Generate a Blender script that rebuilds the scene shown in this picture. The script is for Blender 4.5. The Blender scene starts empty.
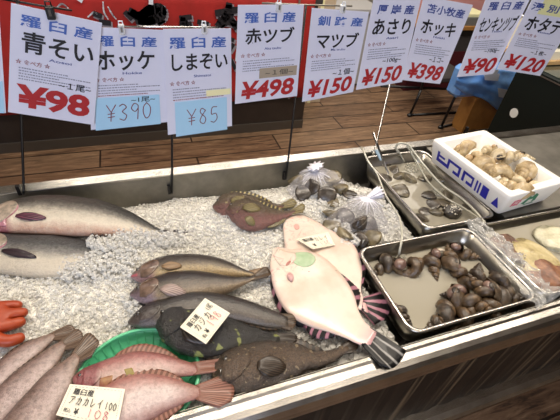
import bpy, math, random
import numpy as np
from mathutils import Vector, noise
R_ = random.Random(7)
scene = bpy.context.scene
COL = scene.collection
PI = math.pi

# ---------------------------------------------------------------- camera
FPX = 380.0; PITCH = .7053; ROLL = .11623; YAW = .40146; EYE = Vector((0, 0, 1.5))
cp, sp = math.cos(PITCH), math.sin(PITCH)
fw = Vector((math.sin(YAW) * cp, math.cos(YAW) * cp, -sp)); r0 = Vector((math.cos(YAW), -math.sin(YAW), 0)); u0 = r0.cross(fw)
RT = math.cos(ROLL) * r0 + math.sin(ROLL) * u0
UP = -math.sin(ROLL) * r0 + math.cos(ROLL) * u0
def ray(px, py): return RT * ((px - 280) / FPX) + UP * (-(py - 210) / FPX) + fw
def P(px, py, z):
    d = ray(px, py); return EYE + d * ((z - EYE.z) / d.z)
def PY(px, py, y):
    d = ray(px, py); return EYE + d * (y / d.y)
cam = bpy.data.cameras.new('camera'); co = bpy.data.objects.new('camera', cam); COL.objects.link(co)
from mathutils import Matrix
M3 = Matrix((RT, UP, -fw)).transposed()
co.matrix_world = Matrix.Translation(EYE) @ M3.to_4x4()
cam.sensor_width = 36; cam.lens = FPX / 560 * 36; cam.clip_start = .02; cam.clip_end = 60
scene.camera = co

# ---------------------------------------------------------------- materials
def lin(h):
    h = h.lstrip('#'); c = [int(h[i:i + 2], 16) / 255 for i in (0, 2, 4)]
    return tuple([(x / 12.92 if x <= .04045 else ((x + .055) / 1.055) ** 2.4) for x in c] + [1])
class NT:
    def __init__(s, name):
        s.m = bpy.data.materials.new(name); s.m.use_nodes = True; s.t = s.m.node_tree; s.t.nodes.clear()
        s.out = s.n('ShaderNodeOutputMaterial'); s.b = s.n('ShaderNodeBsdfPrincipled'); s.l(s.b.outputs[0], s.out.inputs[0])
        s.tc = s.n('ShaderNodeTexCoord')
    def n(s, k, **kw):
        x = s.t.nodes.new(k)
        for a, v in kw.items(): setattr(x, a, v)
        return x
    def l(s, a, b): s.t.links.new(a, b)
    def noise(s, scale, detail=4, rough=.6, src='Object', stretch=None, dist=0):
        x = s.n('ShaderNodeTexNoise'); x.inputs['Scale'].default_value = scale; x.inputs['Detail'].default_value = detail
        x.inputs['Roughness'].default_value = rough; x.inputs['Distortion'].default_value = dist
        if stretch:
            mp = s.n('ShaderNodeMapping'); mp.inputs['Scale'].default_value = stretch; s.l(s.tc.outputs[src], mp.inputs[0]); s.l(mp.outputs[0], x.inputs[0])
        else: s.l(s.tc.outputs[src], x.inputs[0])
        return x.outputs[0]
    def ramp(s, src, stops, interp='LINEAR'):
        r = s.n('ShaderNodeValToRGB'); r.color_ramp.interpolation = interp; e = r.color_ramp.elements
        while len(e) < len(stops): e.new(.5)
        for i, (p, c) in enumerate(stops):
            e[i].position = p; e[i].color = c if isinstance(c, tuple) else lin(c)
        s.l(src, r.inputs[0]); return r.outputs[0]
    def mix(s, f, a, b, mode='MIX'):
        x = s.n('ShaderNodeMix', data_type='RGBA', blend_type=mode)
        for i, v in ((0, f), (6, a), (7, b)):
            if isinstance(v, (int, float)): x.inputs[i].default_value = v
            elif isinstance(v, str): x.inputs[i].default_value = lin(v)
            elif isinstance(v, tuple): x.inputs[i].default_value = v
            else: s.l(v, x.inputs[i])
        return x.outputs[2]
    def math(s, op, a, b=0, c=0):
        x = s.n('ShaderNodeMath', operation=op)
        for i, v in enumerate((a, b, c)):
            if isinstance(v, (int, float)): x.inputs[i].default_value = v
            else: s.l(v, x.inputs[i])
        return x.outputs[0]
    def bump(s, h, strength=.3, dist=.002):
        b = s.n('ShaderNodeBump'); b.inputs['Strength'].default_value = strength; b.inputs['Distance'].default_value = dist
        s.l(h, b.inputs['Height']); s.l(b.outputs[0], s.b.inputs['Normal']); s.l(b.outputs[0], s.b.inputs['Coat Normal'])
    def set(s, **kw):
        for k, v in kw.items():
            i = s.b.inputs[k.replace('_', ' ')]
            if isinstance(v, str): i.default_value = lin(v)
            elif isinstance(v, (int, float, tuple)): i.default_value = v
            else: s.l(v, i)
        return s
def simple(name, c, rough=.5, metal=0, c2=None, scale=20, coat=0, bump=0, spec=.5, detail=4, lo=.35, hi=.65, **kw):
    t = NT(name); t.set(Roughness=rough, Metallic=metal, Coat_Weight=coat)
    t.b.inputs['Specular IOR Level'].default_value = spec
    if c2 or bump:
        nz = t.noise(scale, detail)
        if c2: t.set(Base_Color=t.ramp(nz, [(lo, c), (hi, c2)]))
        else: t.set(Base_Color=c)
        if bump: t.bump(nz, bump)
    else: t.set(Base_Color=c)
    for k, v in kw.items(): t.b.inputs[k.replace('_', ' ')].default_value = v
    return t.m
def seethru(name, c, amount, rough=.1, bumpscale=0, bstr=.3):
    """thin film: part transparent, part glossy coloured, more mirror like at a glancing angle"""
    t = NT(name); t.set(Base_Color=c, Roughness=rough)
    tr = t.n('ShaderNodeBsdfTransparent'); mx = t.n('ShaderNodeMixShader'); lw = t.n('ShaderNodeLayerWeight'); lw.inputs[0].default_value = .35
    f = t.math('MULTIPLY_ADD', lw.outputs[1], .45, 1 - amount)
    t.l(f, mx.inputs[0]); t.l(tr.outputs[0], mx.inputs[1]); t.l(t.b.outputs[0], mx.inputs[2]); t.l(mx.outputs[0], t.out.inputs[0])
    if bumpscale: t.bump(t.noise(bumpscale, 3), bstr, .003)
    return t.m
def uvsock(t):
    sx = t.n('ShaderNodeSeparateXYZ'); t.l(t.tc.outputs['UV'], sx.inputs[0]); return sx.outputs[0], sx.outputs[1]
def fishmat(name, across, head=None, headend=.2, spots=None, rough=.28, nscale=35, mottling=.18, dark='#1c1712', bump=.25, tailc=None, belly=.75):
    """colour runs from back (v=0) to belly (v=1) as on the animal; head and blotches on top"""
    t = NT(name); u, v = uvsock(t)
    nz = t.noise(nscale * 2.2, 6, .7)
    vv = t.math('ADD', v, t.math('MULTIPLY', t.math('SUBTRACT', nz, .5), .25))
    c = t.ramp(vv, across)
    if head:
        hf = t.ramp(t.math('ADD', u, t.math('MULTIPLY', t.math('SUBTRACT', nz, .5), .06)), [(0, (1, 1, 1, 1)), (headend * .8, (1, 1, 1, 1)), (headend, (0, 0, 0, 1))])
        c = t.mix(hf, c, t.ramp(vv, head))
    if tailc:
        tf = t.ramp(u, [(.72, (0, 0, 0, 1)), (.95, (1, 1, 1, 1))]); c = t.mix(tf, c, tailc)
    m2 = t.noise(nscale * 7, 6, .75)
    c = t.mix(t.math('MULTIPLY', t.ramp(m2, [(.44, (0, 0, 0, 1)), (.64, (min(1, mottling * 2.6),) * 3 + (1,))]), t.ramp(v, [(.25, (1, 1, 1, 1)), (.7, (belly,) * 3 + (1,))])), c, dark)
    if spots:
        sc, thr, scol = spots
        vo = t.n('ShaderNodeTexNoise'); vo.inputs['Scale'].default_value = sc; vo.inputs['Detail'].default_value = 2; t.l(t.tc.outputs['Object'], vo.inputs[0])
        c = t.mix(t.ramp(vo.outputs[0], [(thr, (0, 0, 0, 1)), (thr + .04, (1, 1, 1, 1))]), c, scol)
    t.set(Base_Color=c, Roughness=rough + .08, Coat_Weight=.5, Coat_Roughness=.1)
    fine = t.noise(300, 3, .7)
    t.bump(t.math('ADD', t.math('MULTIPLY', nz, 1.5), t.math('MULTIPLY', fine, .5)), min(1, bump * 1.6), .004)
    return t.m
def finmat(name, c1, c2, freq=14, width=.5, rough=.3):
    """soft rays drawn along the fin (UV u counts across the rays)"""
    t = NT(name); u, v = uvsock(t)
    nz = t.noise(60, 3)
    w = t.math('SINE', t.math('ADD', t.math('MULTIPLY', u, freq * 2 * PI), t.math('MULTIPLY', nz, 1.5)))
    t.set(Base_Color=t.ramp(t.math('MULTIPLY_ADD', w, .5, .5), [(max(0, width - .12), c1), (min(1, width + .12), c2)]), Roughness=rough + .12, Coat_Weight=.12)
    t.b.inputs['Specular IOR Level'].default_value = .35
    return t.m

M = {}
M['steel'] = (lambda t: (t.set(Base_Color=t.ramp(t.noise(14, 5, .6), [(.3, '#a9a49c'), (.7, '#cbc7c0')]), Metallic=1, Roughness=t.ramp(t.noise(30, 4, .6), [(.3, (.19,) * 3 + (1,)), (.7, (.27,) * 3 + (1,))])), t.bump(t.noise(120, 3, .5, stretch=(1, 12, 12)), .08, .001), t.m)[-1])(NT('brushed steel'))
M['steel_dull'] = simple('dull steel', '#77746d', .45, .9, '#8e8a82', 12)
M['steel_tray'] = simple('tray steel', '#b5b0a6', .28, 1, '#98948a', 9, bump=.05)
M['chrome'] = simple('chrome', '#c9c9c8', .15, 1)
M['black_metal'] = simple('black metal', '#141315', .35, .3)
M['black_plastic'] = simple('black plastic', '#121214', .35)
M['paper'] = simple('laminated paper', '#dadcee', .32, 0, '#d2d5e9', 3, coat=.15)
M['paper_cyan'] = simple('pale blue card', '#a7d2ee', .4)
M['paper_cream'] = simple('cream label', '#eee7d2', .4, 0, '#e6dec6', 8, coat=.2)
M['paper_tan'] = simple('brown paper', '#a39684', .7)
M['paper_yellow'] = simple('yellow strip', '#eee9b8', .5)
M['header_yellow'] = simple('pale yellow highlight', '#dcdca4', .5)
M['clear'] = seethru('clear plastic clip', '#d8dce0', .45, .12)
M['ink_blue'] = simple('blue ink', '#4466b4', .5)
M['ink_navy'] = simple('navy ink', '#3c4c92', .5)
M['ink_black'] = simple('black ink', '#14141c', .5)
M['ink_grey'] = simple('grey ink', '#7d8094', .5)
M['ink_red'] = simple('red ink', '#a81f26', .45)
M['ink_pen'] = simple('dark red marker', '#8a3340', .5)
M['ink_pink'] = simple('pink marker', '#c9707c', .5)
M['ink_star'] = simple('brownish red ink', '#8a3a3c', .5)
M['red_cloth'] = simple('red cloth', '#a81d18', .75, 0, '#921812', 5, bump=.1)
M['cloth_black'] = simple('black dye', '#17131a', .75)
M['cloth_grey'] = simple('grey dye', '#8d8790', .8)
M['dark_panel'] = simple('dark cabinet panel', '#2a2422', .3, 0, '#332c28', 6)
M['kick'] = simple('dull kick plate', '#5a544e', .4, .5)
M['styro'] = (lambda t: (t.set(Base_Color='#eceae4', Roughness=.6), t.bump(t.noise(300, 2), .12, .001), t.m)[-1])(NT('styrofoam'))
M['ink_ultra'] = simple('ultramarine print', '#1e1f9e', .5)
M['print_pink'] = simple('pink print', '#d6587a', .5)
M['print_green'] = simple('green print', '#2e7d5c', .5)
M['glove'] = simple('orange rubber', '#98350f', .45, 0, '#a5431c', 25, bump=.15)
M['basket'] = simple('green plastic', '#55c088', .35, 0, '#68ca98', 12, coat=.2)
M['tube'] = simple('milky tube', '#b9b6a6', .22, 0, coat=.4)
M['tube_dull'] = simple('milky tube dull', '#a8a594', .3, 0, coat=.3)
M['water'] = seethru('tray water', '#a09a8a', .38, .06, 26, .12)
M['water_cloudy'] = seethru('cloudy tray water', '#b0aa9a', .28, .06, 22, .1)
M['film'] = seethru('plastic film', '#d5d5d2', .93, .05, 60, 1)
M['bag'] = seethru('thin bag plastic', '#cfccd0', .88, .14, 60, .6)
M['bag_tuft'] = simple('bunched plastic', '#dedbe8', .25, 0, '#f6f5f8', 60, coat=.4)
M['foam'] = simple('foam bubbles', '#a8a493', .2, 0, '#7f7a6a', 300, bump=.7, coat=.5)
M['oak'] = simple('orange wood', '#a9773d', .5, 0, '#966733', 12)
M['blue_bag'] = simple('blue plastic sheet', '#5c92dc', .35, 0, '#79a9e6', 9, coat=.2)
M['white_card'] = simple('white card', '#d5dbe6', .5)
M['case'] = simple('black green case', '#0a1210', .55, 0, '#0c1513', 5, spec=.25)
M['white_dot'] = simple('white sticker', '#d8dad8', .5)
M['cream'] = simple('cream plastic', '#e4dfc9', .4)
M['grey_plastic'] = simple('grey plastic', '#6d6e6b', .4)
M['glass_dark'] = simple('dark window', '#2c3632', .1, coat=.6)
M['dark_red'] = simple('maroon vinyl', '#4a1420', .45)
M['dark_grey'] = simple('dark grey vinyl', '#3d3a3a', .5)
M['beige'] = simple('beige card', '#c3b096', .6)
M['grey_box'] = simple('grey enamel', '#a9a7a6', .4)
M['pink_card'] = simple('pink card', '#d79a97', .5)
# floor of brown wood look planks
def floor_mat():
    t = NT('plank floor')
    mp = t.n('ShaderNodeMapping'); t.l(t.tc.outputs['Object'], mp.inputs[0]); mp.inputs['Location'].default_value = (.33, .02, 0)
    br = t.n('ShaderNodeTexBrick'); t.l(mp.outputs[0], br.inputs[0]); br.offset = .5
    br.inputs['Scale'].default_value = 1; br.inputs['Brick Width'].default_value = 1.25; br.inputs['Row Height'].default_value = .21
    br.inputs['Mortar Size'].default_value = .006; br.inputs['Color1'].default_value = (.0, .0, .0, 1); br.inputs['Color2'].default_value = (1, 1, 1, 1); br.inputs['Mortar'].default_value = (.5, .5, .5, 1)
    g = t.noise(3.2, 9, .68, stretch=(1.1, 8, 1), dist=1.3)
    g2 = t.noise(2.0, 5, .6, stretch=(.8, 2.2, 1), dist=.8)
    c = t.ramp(g, [(.36, '#2e2119'), (.47, '#6a4f3b'), (.58, '#82664e'), (.7, '#a5886c')])
    c = t.mix(t.ramp(g2, [(.4, (0, 0, 0, 1)), (.7, (.55, .55, .55, 1))]), c, '#4f3a2b')
    c = t.mix(t.math('MULTIPLY', br.outputs[0], .18), c, '#b39a7c')
    c = t.mix(br.outputs['Fac'], c, '#2a1e16')
    t.set(Base_Color=c, Roughness=t.ramp(g, [(.3, (.5,) * 3 + (1,)), (.7, (.34,) * 3 + (1,))])); t.bump(g, .15, .002)
    return t.m
M['floor'] = floor_mat()
def panel_mat():
    t = NT('brown ribbed panel')
    g = t.noise(11, 2, .6, stretch=(5, 1, .05)); g2 = t.noise(5, 3)
    c = t.ramp(g, [(.35, '#150f0a'), (.60, '#1c140d'), (.64, '#5c4c38')])
    c = t.mix(t.ramp(g2, [(.4, (0, 0, 0, 1)), (.7, (.4, .4, .4, 1))]), c, '#30261b')
    t.set(Base_Color=c, Roughness=.5); t.b.inputs['Specular IOR Level'].default_value = .3; return t.m
M['panel'] = panel_mat()
def ice_mat(name, a, b, trans):
    t = NT(name); nz = t.noise(38, 5, .7)
    t.set(Base_Color=t.ramp(nz, [(.36, a), (.62, b)]), Roughness=t.ramp(t.noise(150, 2), [(.3, (.08,) * 3 + (1,)), (.7, (.35,) * 3 + (1,))]), Transmission_Weight=trans, IOR=1.31)
    t.b.inputs['Specular IOR Level'].default_value = .7
    t.bump(t.noise(260, 3, .7), .5, .002); return t.m
M['ice'] = ice_mat('packed ice', '#c9c6bc', '#e9e6de', .0)
M['chips'] = seethru('ice chips', '#f4f2ec', .62, .07, 300, .4)

# ---------------------------------------------------------------- building blocks
def tag(o, label=None, cat=None, group=None, kind=None):
    if label: o['label'] = label
    if cat: o['category'] = cat
    if group: o['group'] = group
    if kind: o['kind'] = kind
    return o
def empty(name, loc, label=None, cat=None, group=None, rz=0):
    o = bpy.data.objects.new(name, None); COL.objects.link(o); o.location = loc; o.rotation_euler = (0, 0, rz); o.empty_display_size = .02
    return tag(o, label, cat, group)
def obj(name, V, F, mat, parent=None, smooth=True, uv=None, loc=None, local=False):
    """V in world coordinates; stored relative to its thing's base (or to loc)"""
    me = bpy.data.meshes.new(name)
    base = Vector((0, 0, 0))
    if not local:
        if parent is not None:
            p = parent
            while p is not None: base = base + Vector(p.location); p = p.parent
        elif loc is not None: base = Vector(loc)
    V = [Vector(v) - base for v in V]
    me.from_pydata([tuple(v) for v in V], [], F)
    mats = mat if isinstance(mat, (list, tuple)) else [mat]
    for m in mats: me.materials.append(m)
    if uv is not None:
        ul = me.uv_layers.new(name='UVMap')
        for p in me.polygons:
            for li in p.loop_indices: ul.data[li].uv = uv[me.loops[li].vertex_index]
    me.validate(); me.update()
    if smooth:
        for p in me.polygons: p.use_smooth = True
    o = bpy.data.objects.new(name, me); COL.objects.link(o)
    if parent is not None: o.parent = parent
    elif loc is not None: o.location = loc
    return o
class MB:
    def __init__(s): s.V = []; s.F = []
    def add(s, V, F):
        k = len(s.V); s.V += [Vector(v) for v in V]; s.F += [tuple(i + k for i in f) for f in F]; return s
    def box(s, a, b, bev=0, fr=None):
        a = Vector(a); b = Vector(b)
        if bev:
            xs = (a.x, a.x + bev, b.x - bev, b.x); ys = (a.y, a.y + bev, b.y - bev, b.y); zs = (a.z, a.z + bev, b.z - bev, b.z)
            V = []; 
            for z, (i0, i1, j0, j1) in ((zs[0], (1, 2, 1, 2)), (zs[1], (0, 3, 0, 3)), (zs[2], (0, 3, 0, 3)), (zs[3], (1, 2, 1, 2))):
                if z in (zs[1], zs[2]):
                    V += [(xs[1], ys[0], z), (xs[2], ys[0], z), (xs[3], ys[1], z), (xs[3], ys[2], z), (xs[2], ys[3], z), (xs[1], ys[3], z), (xs[0], ys[2], z), (xs[0], ys[1], z)]
                else:
                    V += [(xs[1], ys[1], z), (xs[2], ys[1], z), (xs[2], ys[1], z), (xs[2], ys[2], z), (xs[2], ys[2], z), (xs[1], ys[2], z), (xs[1], ys[2], z), (xs[1], ys[1], z)]
            F = [tuple(range(7, -1, -1)), tuple(range(24, 32))]
            for r in range(3):
                for i in range(8): j = (i + 1) % 8; F.append((r * 8 + i, r * 8 + j, r * 8 + 8 + j, r * 8 + 8 + i))
        else:
            V = [(x, y, z) for z in (a.z, b.z) for x, y in ((a.x, a.y), (b.x, a.y), (b.x, b.y), (a.x, b.y))]
            F = [(3, 2, 1, 0), (4, 5, 6, 7), (0, 1, 5, 4), (1, 2, 6, 5), (2, 3, 7, 6), (3, 0, 4, 7)]
        if fr is not None: V = [fr @ Vector(v) for v in V]
        return s.add(V, F)
    def tube(s, pts, r, n=10, smooth=True, sub=6):
        pts = [Vector(p) for p in pts]
        if smooth and len(pts) > 2: pts = crom(pts, sub)
        k = len(pts); rr = r if callable(r) else (lambda t: r)
        V = []; nrm = None
        for i, p in enumerate(pts):
            t = (pts[min(i + 1, k - 1)] - pts[max(i - 1, 0)]).normalized()
            if nrm is None: nrm = t.orthogonal().normalized()
            nrm = (nrm - t * nrm.dot(t)).normalized(); b = t.cross(nrm)
            R = rr(i / (k - 1))
            V += [p + (nrm * math.cos(2 * PI * j / n) + b * math.sin(2 * PI * j / n)) * R for j in range(n)]
        F = [(i * n + j, i * n + (j + 1) % n, (i + 1) * n + (j + 1) % n, (i + 1) * n + j) for i in range(k - 1) for j in range(n)]
        F += [tuple(range(n - 1, -1, -1)), tuple((k - 1) * n + j for j in range(n))]
        return s.add(V, F)
    def ball(s, c, rad, n=14, m=10, fr=None):
        c = Vector(c); rx, ry, rz = rad if isinstance(rad, (tuple, list)) else (rad,) * 3
        V = [Vector((0, 0, -rz))] + [Vector((rx * math.sin(PI * i / m) * math.cos(2 * PI * j / n), ry * math.sin(PI * i / m) * math.sin(2 * PI * j / n), -rz * math.cos(PI * i / m))) for i in range(1, m) for j in range(n)] + [Vector((0, 0, rz))]
        if fr is not None: V = [fr @ v for v in V]
        V = [c + v for v in V]
        F = [(0, 1 + (j + 1) % n, 1 + j) for j in range(n)]
        F += [(1 + i * n + j, 1 + i * n + (j + 1) % n, 1 + (i + 1) * n + (j + 1) % n, 1 + (i + 1) * n + j) for i in range(m - 2) for j in range(n)]
        L = len(V) - 1; F += [(1 + (m - 2) * n + j, 1 + (m - 2) * n + (j + 1) % n, L) for j in range(n)]
        return s.add(V, F)
    def build(s, name, mat, parent=None, smooth=False, loc=None, local=False): return obj(name, s.V, s.F, mat, parent, smooth, loc=loc, local=local)
def crom(p, sub):
    q = [p[0] * 2 - p[1]] + list(p) + [p[-1] * 2 - p[-2]]; out = []
    for i in range(1, len(q) - 2):
        for k in range(sub):
            t = k / sub; a, b, c, d = q[i - 1], q[i], q[i + 1], q[i + 2]
            out.append(.5 * ((2 * b) + (c - a) * t + (2 * a - 5 * b + 4 * c - d) * t * t + (3 * b - a - 3 * c + d) * t ** 3))
    out.append(q[-2].copy()); return out
def resample(pts, n):
    c = crom([Vector(p) for p in pts], 12) if len(pts) > 2 else [Vector(p) for p in pts]
    L = [0]
    for i in range(1, len(c)): L.append(L[-1] + (c[i] - c[i - 1]).length)
    out = []; j = 0
    for i in range(n + 1):
        t = L[-1] * i / n
        while j < len(c) - 2 and L[j + 1] < t: j += 1
        d = L[j + 1] - L[j]; out.append(c[j].lerp(c[j + 1], 0 if d < 1e-12 else (t - L[j]) / d))
    return out
def lerp(a, b, t): return a + (b - a) * t
def sheet(name, G, th, mat, parent=None, up=Vector((0, 0, 1)), uvs=None, smooth=True):
    """closed thin solid from a grid of points G[i][j]"""
    a, b = len(G), len(G[0]); V = [Vector(p) for r in G for p in r]; n = a * b
    V2 = [v - up * th for v in V]; F = []
    for i in range(a - 1):
        for j in range(b - 1):
            k = i * b + j; F.append((k, k + b, k + b + 1, k + 1)); F.append((n + k, n + k + 1, n + k + b + 1, n + k + b))
    ring = [j for j in range(b)] + [i * b + b - 1 for i in range(1, a)] + [(a - 1) * b + j for j in range(b - 2, -1, -1)] + [i * b for i in range(a - 2, 0, -1)]
    for i in range(len(ring)):
        p, q = ring[i], ring[(i + 1) % len(ring)]; F.append((p, q, n + q, n + p))
    U = [(i / (a - 1), j / (b - 1)) for i in range(a) for j in range(b)] * 2
    if uvs: U = uvs * 2
    return obj(name, V + V2, F, mat, parent, smooth, uv=U)
def kids(o): return [c for c in bpy.data.objects if c.parent == o]
def copy_tree(o, parent=None, loc=None, rot=None, scale=None, label=None, group=None, cache={}):
    c = o.copy(); COL.objects.link(c); c.parent = parent
    if loc is not None: c.location = loc
    if rot is not None: c.rotation_euler = rot
    if scale is not None: c.scale = (scale,) * 3
    if label: c['label'] = label
    if group: c['group'] = group
    key = o.name
    if key not in cache: cache[key] = kids(o)
    for ch in cache[key]: copy_tree(ch, c)
    return c

# ---------------------------------------------------------------- the room
def struct(o): o['kind'] = 'structure'; return o
struct(MB().box((-6, -3, -.04), (9, 9, 0)).build('floor', M['floor']))
struct(MB().box((-6, 6.6, 0), (9, 6.7, 3)).build('wall_back', simple('wall paint', '#b9b2a6', .7)))
struct(MB().box((-6, -3.1, 0), (9, -3.0, 3)).build('wall_front', simple('front wall paint', '#a9a49c', .7)))
struct(MB().box((-6.1, -3, 0), (-6, 6.6, 3)).build('wall_left', simple('left wall paint', '#a9a49c', .7)))
struct(MB().box((9, -3, 0), (9.1, 6.6, 3)).build('wall_right', simple('right wall paint', '#a9a49c', .7)))
struct(MB().box((-6, -3, 3), (9, 6.6, 3.1)).build('ceiling', simple('ceiling paint', '#cfccc4', .8)))

# ---------------------------------------------------------------- counter
X0, X1 = -1.3, 2.1
ctr = empty('market_counter', (.4, .63, 0), 'long stainless fish counter with a sunken ice well and brown front', 'counter')
b = MB()
prof = [(.286, .775), (.292, .797), (.288, .801), (.281, .8015), (.2755, .7985), (.262, .7975), (.252, .7945), (.2445, .788), (.239, .774), (.2385, .757), (.243, .754), (.246, .745), (.258, .742), (.286, .745)]
V = [(x, y, z) for x in (X0, X1) for y, z in prof]; n = len(prof)
b.add(V, [(i, (i + 1) % n, n + (i + 1) % n, n + i) for i in range(n)] + [tuple(range(n - 1, -1, -1)), tuple(range(n, 2 * n))])
b.build('front_rail', M['steel'], ctr)
b = MB(); b.box((X0, .286, .66), (X1, .293, .797)); b.box((X0, .985, .66), (X1, .99, .798)); b.box((X0, .293, .652), (X1, .985, .66)); b.box((X0, .293, .66), (X0 + .01, .985, .8)); b.box((X1 - .01, .293, .66), (X1, .985, .8))
b.build('well', M['steel_dull'], ctr)
b = MB(); b.box((X0, .984, .797), (X1, 1.022, .803), .0015); b.box((X0, 1.018, .76), (X1, 1.022, .797)); b.build('back_lip', M['steel'], ctr)
b = MB(); 
V = []; N = 260
for z in (.405, .745):
    for i in range(N + 1): V.append((lerp(X0, X1, i / N), .262 - (.003 if i % 6 in (1, 2, 3, 4) else 0), z))
b.add(V, [(i, i + 1, N + 2 + i, N + 1 + i) for i in range(N)]); b.box((X0, .263, .39), (X1, .275, .745)); b.build('front_panel', M['panel'], ctr)
b = MB(); V = []
bp = [(.262, .414), (.240, .412), (.226, .406), (.219, .396), (.218, .382), (.224, .372), (.262, .368)]
V = [(x, y, z) for x in (X0, X1) for y, z in bp]; n = len(bp)
b.add(V, [(i, (i + 1) % n, n + (i + 1) % n, n + i) for i in range(n)] + [tuple(range(n - 1, -1, -1)), tuple(range(n, 2 * n))]); b.build('bottom_bar', M['steel'], ctr)
b = MB(); b.box((X0, .99, .05), (X1, 1.018, .79)); b.build('back_panel', M['steel_dull'], ctr)
b = MB(); b.box((X0, .42, 0), (X1, .95, .36)); b.build('plinth', M['dark_panel'], ctr)
b = MB(); b.box((.985, .575, .66), (X1 - .012, .983, .797), .002); b.build('deck', M['steel_dull'], ctr)

# ---------------------------------------------------------------- crushed ice
BCX, BCY = P(139, 381, .775).xy
def ice_z(x, y):
    t = max(0, min(1, (y - .80) / .18)); t = t * t * (3 - 2 * t)
    z = lerp(.768, .698, t)
    if 'BCX' in globals():
        e = math.hypot(x - BCX, (y - BCY) / .93)
        if e < .118: z -= .03 * min(1, (.118 - e) / .02)
    tr = max(0, min(1, (x - .50) / .2)); z -= .022 * tr
    if x > .36 and y < .6: z -= .02 * min(1, (x - .36) / .08)
    z += .012 * (noise.noise(Vector((x * 7, y * 7, 1))) ) + .005 * noise.noise(Vector((x * 30, y * 30, 4)))
    return z
def in_ice(x, y): return x < (.69 if y > .575 else .458)
NX, NYY = 300, 110
V = []; F = []
xs = [lerp(-1.28, .695, i / NX) for i in range(NX + 1)]; ys = [lerp(.294, .9835, j / NYY) for j in range(NYY + 1)]
for j, y in enumerate(ys):
    for i, x in enumerate(xs):
        jx, jy = R_.uniform(-.0025, .0025), R_.uniform(-.0022, .0022)
        if j in (0, NYY): jy = 0
        if i in (0, NX): jx = 0
        V.append((x + jx, y + jy, ice_z(x, y) + R_.uniform(-.0028, .0028)))
n0 = len(V)
for j in range(NYY):
    for i in range(NX):
        x, y = xs[i + 1], ys[j]
        if x > .46 and ys[j] < .573: continue
        k = j * (NX + 1) + i; F += [(k, k + 1, k + NX + 2), (k, k + NX + 2, k + NX + 1)]
# chips
def chips(n, region, smin, smax, zf, seed, squash=.6):
    rr = random.Random(seed); V = []; F = []
    c8 = [(-1, -1, -1), (1, -1, -1), (1, 1, -1), (-1, 1, -1), (-1, -1, 1), (1, -1, 1), (1, 1, 1), (-1, 1, 1)]
    f8 = [(3, 2, 1, 0), (4, 5, 6, 7), (0, 1, 5, 4), (1, 2, 6, 5), (2, 3, 7, 6), (3, 0, 4, 7)]
    while n > 0:
        p = region(rr)
        if p is None: continue
        x, y, w = p; s = rr.uniform(smin, smax) * w
        e = Vector((rr.uniform(-1, 1), rr.uniform(-1, 1), rr.uniform(-1, 1)));
        from mathutils import Euler
        m = Euler((rr.uniform(0, 6.3), rr.uniform(0, 6.3), rr.uniform(0, 6.3))).to_matrix()
        k = len(V); c = Vector((x, y, zf(x, y) + s * rr.uniform(-.1, .55)))
        for q in c8:
            v = Vector((q[0] * rr.uniform(.5, 1), q[1] * rr.uniform(.4, .95), q[2] * rr.uniform(.25, .75))) * s * .5
            V.append(c + m @ v)
        F += [tuple(i + k for i in f) for f in f8]; n -= 1
    return V, F
def reg(rr):
    # the photographed end of the bed is scattered more densely
    x = rr.uniform(-.55, .688); y = rr.uniform(.298, .979)
    if rr.random() < .12: x = rr.uniform(-1.27, -.5)
    if x > .45 and y < .585: return None
    big = 1.0
    if x > .45 or (x > .28 and y < .45): big = 1.9 if rr.random() < .5 else 1.1
    return x, y, big
CV, CF = chips(36000, reg, .0035, .0105, ice_z, 3)
def over(pts, z0, z1, n, seed, smax=.011):
    # loose ice lying over the buried fish tails
    rr = random.Random(seed)
    def rg(_):
        (ax, ay, aw), (bx_, by, bw) = pts; t = rr.random(); x = lerp(ax, bx_, t) + rr.uniform(-6, 6); y = lerp(ay, by, t) + rr.gauss(0, .45) * lerp(aw, bw, t); p = P(x, y, lerp(z0, z1, t)); rg.z = p.z; return p.x, p.y, 1
    return chips(n, rg, .005, smax, lambda x, y: rg.z + rr.uniform(-.012, .006), seed)
for pts, z0, z1, n, sd in (([(118, 236, 8), (182, 239, 10)], .79, .775, 700, 1), ([(62, 268, 10), (135, 252, 22)], .782, .78, 1500, 2), ([(92, 244, 5), (128, 246, 12)], .793, .785, 420, 3), ([(126, 296, 6), (138, 312, 5)], .785, .785, 120, 4)):
    v_, f_ = over(pts, z0, z1, n, sd); k_ = len(CV); CV += v_; CF += [tuple(i + k_ for i in f) for f in f_]
V2 = V + CV; F2 = F + [tuple(i + n0 for i in f) for f in CF]
ice = obj('crushed_ice', V2, F2, [M['ice'], M['chips']], smooth=False, loc=(0, .6, .66))
for p in ice.data.polygons[len(F):]: p.material_index = 1
tag(ice, 'bed of crushed ice filling the steel counter well', 'ice', kind='stuff')

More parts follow.
